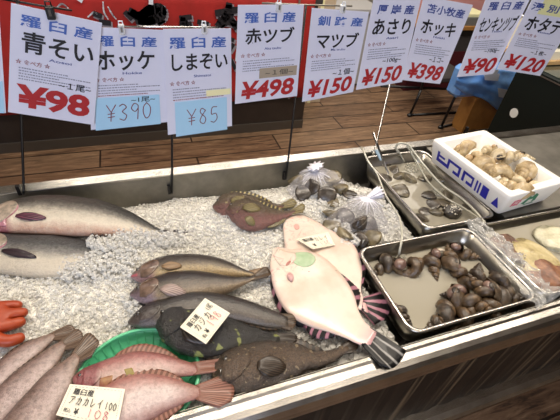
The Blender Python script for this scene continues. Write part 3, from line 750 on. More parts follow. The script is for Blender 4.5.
f.patch('mouth', lambda a, b: (lerp(.006, .05, a), lerp(.3, .85, b)), simple('flounder lip', '#8d5a58', .3), off=.0015, th=.003)
f.patch('gill_slit', lambda a, b: (lerp(.25, .34, a), lerp(.62, .9, b)), simple('brown gill flesh', '#8a5240', .4, 0, '#a8804f', 60), off=.0015, th=.002)
f.patch('yellow_mark', lambda a, b: (lerp(.42, .48, a) + .03 * b, lerp(.55, .75, b)), simple('olive yellow spot', '#8a7a30', .4), off=.0008, th=.001)
f.edge_fin('A', .3, .85, lambda t: .018 * math.sin(PI * t ** .7) ** .8, M['fin_red'], rag=.1, zdrop=.002)
f.tail([(222, 359), (232, 361), (231, 367), (222, 372)], M['fin_red'], .004, rays=8)
f = Fish('red_flounder', [(84, 408), (94, 394), (110, 382), (128, 374), (148, 371), (168, 373), (186, 378), (200, 382)],
         [(84, 420), (94, 432), (108, 436), (126, 430), (146, 420), (166, 408), (184, 399), (200, 393)], .82, .36, M['red2'],
         'lower pale red flounder in the basket, tail over the ice', 'fish', 'two red flounders in the green basket', zfun=lambda t: -.02 * t)
f.gill(M['red2'], .1, .24, .2, .85, .002); f.eye(.08, .4, .0055, M['eye_red'], M['pupil'])
f.edge_fin('A', .2, .85, lambda t: .012 * math.sin(PI * t) ** .6, M['fin_red'], rag=.1, zdrop=.002)
f.edge_fin('B', .3, .85, lambda t: .012 * math.sin(PI * t) ** .6, M['fin_red'], 'anal_fin', rag=.1, zdrop=.004)
f.tail([(218, 377), (233, 384), (232, 400), (219, 409)], M['fin_red'], .0, rays=9)

# ---------------------------------------------------------------- whelks, clams, scallops (built once, copied)
def shellmat(name, c1, c2, c3, scale=30, rough=.35, bump=.5):
    t = NT(name); nz = t.noise(scale, 5, .65)
    c = t.ramp(nz, [(.3, c1), (.52, c2), (.72, c3)]); t.set(Base_Color=c, Roughness=rough, Coat_Weight=.3); t.bump(t.noise(scale * 5, 4), bump, .0015); return t.m
M['whelk'] = shellmat('brown whelk shell', '#281e16', '#55432f', '#8a6f52', 75, .3, 1)
M['whelk_b'] = shellmat('dark whelk shell', '#1b1610', '#40342a', '#766349', 80, .3, 1)
M['whelk_c'] = shellmat('cream whelk shell', '#6f5838', '#b9a27a', '#dccca8', 30, .4, .4)
M['whelk_d'] = shellmat('pale whelk shell', '#7f6b4e', '#c6b592', '#e2d7bd', 34, .4, .4)
M['foot'] = simple('whelk foot', '#5f4840', .25, 0, '#8d7264', 60, coat=.4); M['foot_c'] = simple('pale whelk foot', '#a98a62', .3, 0, '#c9b08a', 50, coat=.3)
M['siphon'] = simple('white siphon', '#d6c9b6', .3, coat=.3); M['operc'] = simple('horny lid', '#2f261d', .35)
def whelk_mesh(turns, ratio, R, r, H, ribs, nphi=16, nth=20, elong=1.25, canal=.35):
    V = []; T = int(turns * nth)
    for i in range(T + 1):
        th = 2 * PI * i / nth; g = ratio ** ((th - 2 * PI * turns) / (2 * PI))
        end = max(0, (i - (T - nth * .4)) / (nth * .4))
        cx, cy = R * g * math.cos(th), R * g * math.sin(th)
        for k in range(nphi):
            a = 2 * PI * k / nphi; rr = r * g * (1 + .035 * math.sin(ribs * a) + .06 * math.sin(8 * th) + .12 * noise.noise(Vector((th * 2.2, a * 1.4, 5))))
            rad = rr * math.cos(a); ax = rr * elong * math.sin(a)
            if ax > 0: ax *= 1 + canal * end
            x = -H * g + 0 + H - ax * 1.0
            x = H * (1 - g) * 1 - (-ax)  # spire grows towards +x
            V.append(Vector((H * (1 - g) - ax, cx + rad * math.cos(th), cy + rad * math.sin(th))))
    F = [(i * nphi + k, i * nphi + (k + 1) % nphi, (i + 1) * nphi + (k + 1) % nphi, (i + 1) * nphi + k) for i in range(T) for k in range(nphi)]
    F.append(tuple(range(nphi - 1, -1, -1)))
    c = sum(V[T * nphi:], Vector()) / nphi
    return V, F, c, 2 * PI * turns
def make_whelk(name, mat, footmat, label, group, size, siphon=False, round_=False):
    V, F, c, th = whelk_mesh(5.25, 1.75 if round_ else 1.6, .30, .37 if round_ else .31, 1.25 if round_ else 1.75, 7)
    xs_ = [v.x for v in V]; L = max(xs_) - min(xs_); k = size / L; mid = (max(xs_) + min(xs_)) / 2
    tr = lambda v: Vector(((v.x - mid) * k, v.y * k, v.z * k))
    root = empty(name, (0, 0, 0), label, 'whelk', group)
    obj('shell', [tr(v) for v in V], F, mat, root, local=True)
    cc = tr(c); rr = .33 * k
    MB().ball(cc + Vector((-.05 * k, 0, 0)), (rr * .95, rr * .8, rr * .75), 12, 8).build('foot', footmat, root, True, local=True)
    MB().ball(cc + Vector((.02 * k, .02 * k, rr * .72)), (rr * .6, rr * .5, rr * .14), 12, 6).build('operculum', M['operc'], root, True, local=True)
    if siphon: MB().tube([cc + Vector((-.1 * k, 0, 0)), cc + Vector((-.35 * k, .05 * k, .3 * k)), cc + Vector((-.4 * k, .12 * k, .62 * k))], lambda t: .14 * k * (1 - .55 * t), 8).build('siphon', M['siphon'], root, True, local=True)
    return root
used = set()
def place(proto, loc, rot, sc, label, group):
    if proto.name not in used:
        used.add(proto.name); o = proto; o.location = loc; o.rotation_euler = rot; o.scale = (sc,) * 3; o['label'] = label; o['group'] = group; return o
    return copy_tree(proto, None, loc, rot, sc, label, group)
pw = [make_whelk('whelk', M['whelk'], M['foot'], '', '', .068), make_whelk('whelk', M['whelk_b'], M['foot'], '', '', .066), make_whelk('whelk', M['whelk'], M['foot'], '', '', .066, True)]
G2 = 'brown whelks in the front tray'
W2 = [ # px, py, z, yaw, proto, scale, label
 (386, 264, .752, 200, 1, 1.05, 'whelk in the far left corner of the front tray, under the air tube'),
 (414, 264, .755, 20, 0, 1.08, 'dark whelk at the back wall, left of the one with a white siphon'),
 (434, 262, .757, 250, 2, .9, 'whelk at the back with its white siphon standing upright'),
 (451, 257, .757, 60, 0, .95, 'round brown whelk by the back wall, right of the white siphon'),
 (466, 252, .757, 330, 0, .8, 'small brown whelk at the back right corner under the film edge'),
 (461, 272, .757, 120, 2, .9, 'brown whelk facing inward in the middle right of the tray'),
 (458, 293, .752, 170, 1, .82, 'olive pointed whelk with its spire toward the empty water'),
 (478, 273, .753, 40, 1, .9, 'dark whelk beside the film edge in the right half of the tray'),
 (448, 307, .752, 215, 0, 1.1, 'wide whelk at the left end of the front heap'),
 (441, 319, .752, 190, 1, .9, 'whelk at the front left foot of the heap against the rim'),
 (465, 315, .757, 20, 0, 1.0, 'whelk at the front rim with a wet white glint'),
 (473, 300, .772, 300, 0, .95, 'whelk lying on top in the middle of the front heap'),
 (484, 289, .768, 100, 2, .9, 'whelk with a cream siphon curling at the heap top'),
 (493, 303, .757, 255, 0, 1.0, 'reddish whelk in the front heap, right of the centre'),
 (507, 292, .754, 10, 1, .95, 'dark whelk in the far right of the heap under the film'),
 (519, 298, .752, 140, 1, .85, 'whelk in the near right corner of the front tray'),
 (497, 276, .751, 60, 1, .85, 'dark green brown whelk against the right wall of the tray'),
 (403, 311, .750, 280, 1, .62, 'small single whelk against the left wall of the front tray')]
rw = random.Random(5)
for x, y, z, a, k, s, lb in W2:
    p = P(x, y, z + .012); p.z = z + .004
    place(pw[k], p, (rw.uniform(0, 6.28), rw.uniform(-.25, .25), math.radians(a)), s * 1.85, lb, G2)
pb = [make_whelk('pale_whelk', M['whelk_c'], M['foot_c'], '', '', .078, round_=True), make_whelk('pale_whelk', M['whelk_d'], M['foot_c'], '', '', .08)]

# styrofoam box
bx = empty('styrofoam_box', (1.075, .745, .801), 'white styrofoam box of pale whelks with blue printing', 'box')
TL, TR_, BLc, BRc = Vector((.919, .904, .885)), Vector((1.168, .926, .885)), Vector((.948, .573, .885)), Vector((1.196, .595, .885))
cen = (TL + TR_ + BLc + BRc) / 4
def boxring(k, z, r=.012):
    c = [BLc, BRc, TR_, TL]; out = []
    q = []
    for p in c:
        d = p - cen; q.append(Vector((cen.x + d.x - math.copysign(k, d.x), cen.y + d.y - math.copysign(k, d.y), z)))
    for i in range(4):
        p0, p1, p2 = q[i - 1], q[i], q[(i + 1) % 4]; a = p1 + (p0 - p1).normalized() * r; b_ = p1 + (p2 - p1).normalized() * r
        for t in range(5):
            s = t / 4; out.append((a.lerp(p1, s)).lerp(p1.lerp(b_, s), s))
    return out
L = [boxring(.016, .802), boxring(.013, .806), boxring(.001, .868), boxring(0, .882), boxring(.002, .885), boxring(.023, .885), boxring(.025, .883), boxring(.032, .826), boxring(.04, .822)]
V, F = lathe_rings(L); n = 20; F += [tuple(range(n - 1, -1, -1)), tuple(8 * n + i for i in range(n))]
shift = Vector((.0, .0, 0))
obj('shell', V, F, M['styro'], bx)
# printed blocks on the long left face and on the front face
def face_pt(side, s, t, off=.0008):
    """side 'L': s from back to front; side 'F': s from left to right; t down"""
    z = lerp(.885, .806, t); k = .001 if z > .868 else lerp(.001, .013, (.868 - z) / .062)
    if side == 'L': a, b_ = TL, BLc; nrm = Vector((-1, -.09, 0))
    else: a, b_ = BLc, BRc; nrm = Vector((.09, -1, 0))
    p = a.lerp(b_, s); nrm.normalize(); return Vector((p.x, p.y, z)) - nrm * (k - off)
def decal(name, side, rects, mat):
    b = MB()
    for poly in rects: b.add([face_pt(side, s, t) for s, t in poly], [tuple(range(len(poly)))])
    return b.build(name, mat, bx)
def rc(s0, s1, t0, t1): return [(s0, t0), (s0, t1), (s1, t1), (s1, t0)]
decal('blue_print', 'L', [rc(.12, .15, .3, .78), rc(.12, .27, .62, .78), rc(.15, .23, .42, .52), rc(.27, .30, .3, .78), rc(.30, .42, .3, .42), rc(.42, .45, .3, .8), rc(.36, .42, .66, .8),
      rc(.48, .51, .3, .8), rc(.48, .62, .3, .42), rc(.60, .62, .3, .8), rc(.54, .60, .66, .8), rc(.65, .67, .3, .82), rc(.685, .705, .3, .82), rc(.725, .80, .3, .82), [(.9, .35), (.86, .8), (.94, .8)]], M['ink_ultra'])
decal('pink_print', 'F', [rc(.16, .19, .35, .7), rc(.2, .26, .35, .45), rc(.2, .26, .58, .7), rc(.27, .3, .4, .72), rc(.15, .31, .49, .53)], M['print_pink'])
decal('green_print', 'F', [[(.36, .7), (.42, .3), (.48, .4), (.5, .2), (.58, .35), (.62, .7), (.56, .78), (.54, .55), (.46, .55), (.44, .8)], rc(.44, .62, .8, .86)], M['print_green'])
GB = 'pale whelks in the styrofoam box'
WB = [(463, 150, .838, 150, 0, .85, 'ochre whelk in the far left corner of the foam box'),
 (475, 158, .842, 30, 0, .85, 'whelk behind the large open one in the foam box'),
 (487, 151, .842, 200, 1, .9, 'whelk with a dark opening near the back wall of the foam box'),
 (486, 166, .852, 260, 0, .95, 'orange brown whelk on the left side of the foam box heap'),
 (506, 158, .862, 340, 1, 1.15, 'long grey cream whelk lying across the heap top in the foam box'),
 (497, 172, .848, 100, 0, .9, 'round whelk with a dark spot in the middle of the foam box'),
 (524, 159, .855, 350, 1, .85, 'spiral whelk whose ridged spire points right in the foam box'),
 (526, 173, .853, 200, 0, 1.0, 'round pale whelk at the right of the foam box heap'),
 (533, 186, .840, 300, 1, .8, 'whelk low at the right end of the foam box'),
 (515, 180, .838, 60, 1, .85, 'half hidden whelk between the front ones in the foam box'),
 (503, 184, .838, 190, 1, .8, 'small pale whelk near the front wall of the foam box'),
 (513, 190, .852, 150, 0, 1.0, 'frontmost yellowish whelk nearest the print in the foam box')]
for x, y, z, a, k, s, lb in WB:
    p = P(x, y, z + .01); p.z = z + .012
    place(pb[k], p, (rw.uniform(0, 6.28), rw.uniform(-.25, .25), math.radians(a)), s * 1.4, lb, GB)

def valve_mesh(ribs, h, top, nr=10, na=26, depthy=.85, rib=.05):
    V = [Vector((0, -.42, h * .55 if top else -h * .55))]; F = []
    for i in range(1, nr + 1):
        t = i / nr
        for j in range(na):
            a = 2 * PI * j / na; R = 1 + .0 * math.cos(a)
            x = t * .5 * math.cos(a) * (1 - .18 * max(0, -math.sin(a))); y = -.42 * (1 - t) + t * .5 * depthy * math.sin(a)
            z = h * (1 - t ** 2.4) * .55 + h * .45 * math.cos(t * PI / 2) * 0 + rib * h * math.sin(ribs * a) * t + .02 * h * math.sin(t * 40)
            z *= 1; V.append(Vector((x, y, z if top else -z)))
    F = [(0, 1 + j, 1 + (j + 1) % na) if top else (0, 1 + (j + 1) % na, 1 + j) for j in range(na)]
    for i in range(nr - 1):
        for j in range(na):
            a, b_ = 1 + i * na + j, 1 + i * na + (j + 1) % na; q = (a, a + na, b_ + na, b_); F.append(q if top else q[::-1])
    k = len(V); F2 = 1 + (nr - 1) * na
    c = len(V); V.append(Vector((0, 0, 0))); F += [((F2 + (j + 1) % na, F2 + j, c) if top else (F2 + j, F2 + (j + 1) % na, c)) for j in range(na)]
    return V, F
def make_clam(name, cat, mat, size, ribs=0, h=.34, label='', gap=0, rib=.05, mat2=None):
    root = empty(name, (0, 0, 0), label, cat)
    for top in (True, False):
        V, F = valve_mesh(ribs, h, top, rib=rib)
        if top and gap:
            V = [Vector((v.x, v.y, v.z + gap * (v.y + .45))) for v in V]
        obj('valve', [v * size for v in V], F, mat if top or not mat2 else mat2, root, local=True)
    return root
M['clam'] = shellmat('brown clam shell', '#221d17', '#3f372c', '#6a5d4a', 40, .3)
M['clam_b'] = shellmat('olive clam shell', '#2b271d', '#5a5140', '#857b62', 40, .28)
M['clam_l'] = shellmat('greyish clam shell', '#4b463a', '#80786a', '#aca492', 35, .25)
pc = [make_clam('clam', 'clam', M['clam'], .040, 0), make_clam('clam', 'clam', M['clam_b'], .042, 0), make_clam('large_clam', 'clam', M['clam_b'], .062, 0, .42)]
C1 = [(384, 163, 0, 40, 1, 'small clam near the metal clip at the left of the clam tray'), (392, 171, 0, 100, 1, 'clam between the metal clip and the round grey clam'),
 (386, 180, 0, 200, 1.1, 'dark clam under the lower end of the metal clip'), (397, 176, 1, 10, .95, 'olive clam left of the round grey clam in the clam tray'),
 (411, 179, 1, 300, 1.1, 'round grey clam with a pale ring alone in the water'), (424, 178, 1, 30, 1, 'clam right of the round grey clam below the foam'),
 (427, 195, 0, 120, 1.1, 'dark clam at the top of the small column of clams'), (431, 205, 0, 60, 1.1, 'clam second from the top in the column of clams'),
 (426, 213, 0, 240, .95, 'clam under the column of clams, nearest the left wall'), (436, 212, 1, 0, .9, 'olive clam left of the white speckled abalone'),
 (442, 203, 1, 80, 1, 'clam just above the white speckled abalone'), (424, 218, 0, 310, .9, 'lowest clam at the near left corner of the clam tray'),
 (450, 196, 1, 200, 1, 'clam under the milky tubes in the middle of the clam tray'), (469, 206, 0, 30, .9, 'clam right of the white speckled abalone'),
 (441, 180, 1, 350, .9, 'clam against the right wall behind the milky tubes')]
for x, y, k, a, s, lb in C1:
    p = P(x, y, .755); p.z = .752 + .003 * (k == 1)
    place(pc[k], p, (rw.uniform(-.3, .3), rw.uniform(-.3, .3), math.radians(a)), s * 1.55, lb, 'clams in the shallow tray')
p = P(401, 190, .765); p.z = .758
place(pc[2], p, (.1, -.1, 2.3), 1.15, 'largest clam, glossy with a white highlight, in the clam tray', 'clams in the shallow tray')

# speckled abalone
ab = empty('abalone', P(452, 212, .745), 'dark abalone shell speckled with white dots in the clam tray', 'shellfish')
c = P(452, 212, .765); b = MB(); b.ball(c, (.033, .026, .02), 26, 16)
for v in b.V:
    v += (v - c).normalized() * .003 * noise.noise(v * 90)
b.build('shell', shellmat('dark abalone shell', '#15120e', '#2b241c', '#4a4033', 60), ab, True)
b = MB(); rs = random.Random(4)
for i in range(46):
    a = rs.uniform(0, 6.28); e = rs.uniform(.0, 1.1); d = Vector((math.cos(a) * math.sin(e) * .033, math.sin(a) * math.sin(e) * .026, math.cos(e) * .02)); b.ball(c + d * 1.02, rs.uniform(.0012, .003), 6, 5)
o = b.build('barnacles', simple('white barnacle', '#cfc8b8', .6), ab, True); o['kind'] = 'stuff'

# scallops in the right basin
M['sc_w'] = shellmat('white scallop shell', '#a59f80', '#cfc9ac', '#dedac4', 25, .5); M['sc_y'] = shellmat('yellowish scallop shell', '#8a7a50', '#b9a878', '#cbbd93', 30, .6, 1)
M['sc_b'] = shellmat('brown scallop shell', '#3a241a', '#5f3f2f', '#8a6a55', 60, .4, 1); M['sc_r'] = shellmat('reddish scallop shell', '#4a2a1c', '#7a4c32', '#a0704c', 45, .4, 1)
for (x, y, m, s, a, z, lb) in ((557, 236, 'sc_w', .12, -30, .782, 'white scallop at the right edge of the basin'), (535, 257, 'sc_y', .15, 60, .778, 'yellowish weathered scallop in the middle of the basin'),
                               (512, 247, 'sc_b', .13, 150, .780, 'brown scallop dotted white beside the plastic film'), (548, 272, 'sc_r', .13, 10, .778, 'reddish brown scallop at the front of the basin')):
    root = make_clam('scallop', 'scallop', M[m], s, 22, .22, lb, rib=.12)
    root['group'] = 'scallops in the steel basin'; p = P(x, y, z + .01); root.location = (p.x, p.y, z); root.rotation_euler = (.12, -.1, math.radians(a))
    if m == 'sc_b':
        b = MB()
        for i in range(40):
            q = rs.uniform(0, 6.28); e = rs.uniform(.05, .85); b.ball(Vector((math.cos(q) * e * .5 * s, math.sin(q) * e * .4 * s, s * .22 * .55 * (1 - e ** 2.4) + .001)), rs.uniform(.001, .0028), 6, 5)
        b.build('barnacles', simple('pale barnacle', '#c9beaa', .6), root, True, local=True)['kind'] = 'stuff'

# foam bubbles
def foam(px, py, z, rx, ry, label, seed):
    c = P(px, py, z); rs = random.Random(seed); b = MB()
    for i in range(150):
        a = rs.uniform(0, 6.28); e = math.sqrt(rs.random()); r = rs.uniform(.0018, .0045); b.ball(c + Vector((rx * e * math.cos(a), ry * e * math.sin(a), 0)), (r, r, r * .7), 7, 5)
    o = b.build('water_bubbles', M['foam'], None, True, loc=tuple(c)); tag(o, label, 'foam', kind='stuff')
foam(415, 168, .758, .045, .028, 'patch of foam bubbles in the clam tray under the tube', 1)
foam(440, 192, .758, .03, .02, 'smaller foam patch in the middle of the clam tray', 3)
foam(398, 256, .753, .022, .016, 'bubbles rising where the air tube enters the whelk tray', 2)

# hoses and clip
def hose(pts, r, label, mat=M['tube']):
    W = [P(x, y, z) for x, y, z in pts]; o = MB().tube(W, r, 10).build('air_tube', mat, None, True, loc=tuple(W[0])); return tag(o, label, 'tube')
hose([(361, 147, .825), (364, 152, .84), (368, 161, .825), (377, 174, .81), (385, 194, .807), (393, 207, .806), (400, 220, .80), (402, 236, .805), (400, 249, .79), (398, 259, .755)], .0032, 'milky air tube running over the ice into the whelk tray')
hose([(398, 153, .80), (396, 147, .83), (400, 143, .85), (408, 145, .84), (414, 152, .82), (424, 165, .80), (441, 184, .785), (461, 198, .785), (474, 210, .79), (485, 223, .80)], .0036, 'upper milky tube arching across the clam tray')
hose([(407, 146, .83), (413, 156, .80), (420, 168, .78), (430, 184, .772), (446, 198, .772), (462, 207, .776), (480, 219, .79)], .0032, 'lower milky tube beside the arching one in the clam tray', M['tube_dull'])
hose([(394, 147, .825), (399, 152, .81), (404, 161, .765)], .0028, 'short air tube ending in the foam of the clam tray')
rod = empty('metal_clip', P(378, 148, .80), 'flat metal clip hanging over the back rim of the clam tray', 'clip')
MB().tube([P(373, 133, .87), P(377, 144, .845), P(388, 174, .765)], lambda t: .0042, 6, False).build('blade', M['chrome'], rod)
MB().tube([P(376, 150, .83), P(381, 160, .80)], .0055, 8, False).build('sleeve', simple('pale blue sleeve', '#9ab0bd', .3), rod)

# ---------------------------------------------------------------- plastic film over basin's left side
G = []
a0, a1, b0, b1 = (464, 224), (536, 311), (478, 219), (560, 296)
for i in range(41):
    s = i / 40; row = []
    for j in range(15):
        t = j / 14; x = lerp(lerp(a0[0], a1[0], s), lerp(b0[0], b1[0], s), t); y = lerp(lerp(a0[1], a1[1], s), lerp(b0[1], b1[1], s), t)
        p = P(x, y, .806); q = noise.noise(Vector((s * 9, t * 5, 2))) + .5 * noise.noise(Vector((s * 23, t * 12, 7)))
        p.z = .806 + .03 * abs(q) + .010 * math.sin(PI * t) * (1 - abs(2 * s - 1))
        if s > .86: p.z -= 0
        row.append(p)
    G.append(row)
o = sheet('plastic_film', G, .0004, M['film'])
tag(o, 'crumpled clear plastic film between whelk tray and basin', 'plastic film')

# ---------------------------------------------------------------- bags of shellfish
M['bag_shell'] = shellmat('olive bag shell', '#3a3324', '#6e6248', '#9c8f6c', 40, .3); M['bag_shell_d'] = shellmat('dark bag shell', '#221e1a', '#433b33', '#6f6455', 50, .25)
pg = [make_clam('bagged_clam', 'clam', M['bag_shell'], .046, 0, .42), make_clam('bagged_clam', 'clam', M['bag_shell_d'], .046, 0, .42)]
def bag(cx, cy, hw, hh, kx, ky, kz, tuft_dir, label, shells, group, seed, zb=.757, H=.045):
    shells = [(a_, b_, c_ + .022, d_, e_, f_, g_) for a_, b_, c_, d_, e_, f_, g_ in shells]
    c = P(cx, cy, zb + .015); kn = P(kx, ky, kz); root = empty('clear_bag', (c.x, c.y, zb), label, 'bag'); rs = random.Random(seed)
    na, nr = 72, 14; V = []
    for i in range(nr + 1):
        t = i / nr
        for j in range(na):
            a = 2 * PI * j / na; rx, ry = hw, hh
            wob = 1 + .07 * math.sin(3 * a + seed) + .05 * math.sin(7 * a)
            e = Vector((c.x + rx * wob * math.cos(a), c.y + ry * wob * math.sin(a), 0))
            px_ = lerp(kn.x, e.x, t); py_ = lerp(kn.y, e.y, t)
            dome = lerp(kn.z, zb - .002, t ** 2.2) if t > 0 else kn.z
            hz = zb + H * (1 - t ** 3) * (1 - .25 * math.exp(-6 * t)) + (kn.z - zb - H * .75) * math.exp(-9 * t)
            pl = .0035 * math.sin(18 * a + 2 * math.sin(3 * a)) * math.exp(-2.5 * t) + .003 * noise.noise(Vector((px_ * 60, py_ * 60, 3)))
            V.append(Vector((px_, py_, hz + pl * (t > .02))))
    F = [(i * na + j, i * na + (j + 1) % na, (i + 1) * na + (j + 1) % na, (i + 1) * na + j) for i in range(nr) for j in range(na)]
    k = len(V); V.append(Vector((c.x, c.y, zb - .004))); F += [((nr) * na + (j + 1) % na, nr * na + j, k) for j in range(na)] + [tuple(range(na))[::-1]]
    obj('bag_film', V, F, M['bag'], root)
    # gathered folds and tuft
    b = MB()
    for j in range(44):
        a = 2 * PI * j / 44 + rs.uniform(-.06, .06); L = rs.uniform(.025, .06)
        e = kn + Vector((math.cos(a) * L, math.sin(a) * L * .9, -.006 - .3 * L)); b.tube([kn + Vector((0, 0, .001)), kn.lerp(e, .5) + Vector((0, 0, .003)), e], lambda t: .0017 * (1 - .7 * t), 5)
    b.build('gathered_folds', M['bag_tuft'], root, True)
    d = Vector(tuft_dir); na = 30; V = []
    s1 = d.orthogonal().normalized(); s2 = d.normalized().cross(s1); nr = 8
    for i in range(nr + 1):
        t = i / nr; R = (.008 + .02 * t) * (1 if d.length < .04 else .6)
        for j in range(na):
            a = 2 * PI * j / na; r = R * (1 + .35 * math.sin(9 * a + 3 * t)); V.append(kn + d * t + s1 * (r * math.cos(a)) + s2 * (r * math.sin(a)) * .8)
    F = [(i * na + j, i * na + (j + 1) % na, (i + 1) * na + (j + 1) % na, (i + 1) * na + j) for i in range(nr) for j in range(na)]; F.append(tuple(range(na))[::-1])
    V.append(kn + d * .75); F += [(nr * na + j, nr * na + (j + 1) % na, len(V) - 1) for j in range(na)]
    obj('knot', V, F, M['bag_tuft'], root)
    for x, y, z, k, a, s, lb in shells:
        p = P(x, y, z + .008); p.z = z + .002; place(pg[k], p, (rs.uniform(-.7, .7), rs.uniform(-.7, .7), math.radians(a)), s * 1.3, lb, group)
bag(318, 184, .105, .068, 316, 171, .812, (-.004, .004, .018), 'clear bag of clams with a white knot on top, by the back lip',
    [(296, 178, .752, 0, 20, 1, 'pale clam at the far left of the knotted bag'), (303, 192, .75, 1, 80, 1, 'dark clam under the left folds of the knotted bag'), (312, 186, .765, 1, 140, 1, 'dark clam right under the white knot'),
     (327, 194, .756, 1, 200, 1.15, 'glossy dark clam at the front of the knotted bag'), (333, 176, .762, 0, 300, 1.1, 'clam at the back right of the knotted bag'), (341, 186, .754, 0, 10, 1, 'clam at the right side of the knotted bag'),
     (349, 193, .748, 1, 60, .95, 'clam at the far right end of the knotted bag'), (333, 202, .745, 0, 110, .8, 'small clam peeping below the front of the knotted bag')], 'clams in the knotted bag', 3, H=.058)
bag(356, 224, .112, .07, 367, 198, .822, (.055, .016, .002), 'clear bag of shellfish with its twisted neck pointing right',
    [(330, 212, .756, 0, 30, .95, 'brown clam at the back left of the bag with the twisted neck'), (332, 227, .752, 0, 100, 1.05, 'ribbed pale clam at the left front of the twisted bag'), (346, 233, .754, 0, 250, 1.1, 'clam in the front middle of the twisted bag'),
     (358, 221, .766, 1, 10, 1.15, 'blackish clam in the centre of the twisted bag'), (372, 238, .75, 0, 190, 1.1, 'golden brown clam at the right front of the twisted bag'), (360, 240, .748, 1, 80, 1, 'dark clam low at the front of the twisted bag'),
     (345, 215, .76, 1, 320, 1, 'dark clam left of centre in the twisted bag'), (370, 224, .756, 1, 150, 1, 'dark clam right of centre in the twisted bag')], 'clams in the twisted bag', 5, H=.060)

# ---------------------------------------------------------------- glove
def skin_obj(name, joints, edges, mat, parent, sub=2):
    me = bpy.data.meshes.new(name); base = Vector(parent.location)
    me.from_pydata([tuple(Vector(p) - base) for p, r in joints], edges, []); o = bpy.data.objects.new(name, me); COL.objects.link(o)
    o.modifiers.new('skin', 'SKIN'); me.skin_vertices[0].data[0].use_root = True
    for i, (p, r) in enumerate(joints): me.skin_vertices[0].data[i].radius = r if isinstance(r, tuple) else (r, r)
    s = o.modifiers.new('sub', 'SUBSURF'); s.levels = sub; s.render_levels = sub
    dg = bpy.context.evaluated_depsgraph_get(); m2 = bpy.data.meshes.new_from_object(o.evaluated_get(dg)); bpy.data.objects.remove(o)
    m2.materials.clear(); m2.materials.append(mat)
    for p in m2.polygons: p.use_smooth = True
    o = bpy.data.objects.new(name, m2); COL.objects.link(o); o.parent = parent; return o
def gp(x, y, z): return P(x, y, z)
gl = empty('rubber_glove', P(-12, 325, .765), 'orange rubber gloved hand spread on the ice at the left edge', 'glove')
zg = .792
J = [(gp(-20, 323, zg + .004), (.040, .020)), (gp(-7, 320, zg + .003), (.042, .017)),
     (gp(4, 306, zg + .002), .0125), (gp(14, 305, zg), .0112), (gp(23, 306, zg - .003), .0098),
     (gp(8, 315, zg + .004), .0128), (gp(19, 313, zg + .003), .0115), (gp(29, 312, zg - .002), .0100),
     (gp(7, 326, zg + .002), .0125), (gp(17, 323, zg + .001), .0112), (gp(26.5, 320, zg - .004), .0098),
     (gp(-9, 338, zg), .018), (gp(4, 342, zg), .0130), (gp(15, 340, zg - .001), .0120), (gp(26, 335.5, zg - .005), .0105),
     (gp(-44, 334, zg + .008), (.030, .022)), (gp(-70, 346, zg + .016), (.034, .030)), (gp(-100, 360, zg + .03), (.040, .036))]
E_ = [(0, 1), (1, 2), (2, 3), (3, 4), (1, 5), (5, 6), (6, 7), (1, 8), (8, 9), (9, 10), (0, 11), (11, 12), (12, 13), (13, 14), (0, 15), (15, 16), (16, 17)]
skin_obj('hand', J, E_, M['glove'], gl, 3)

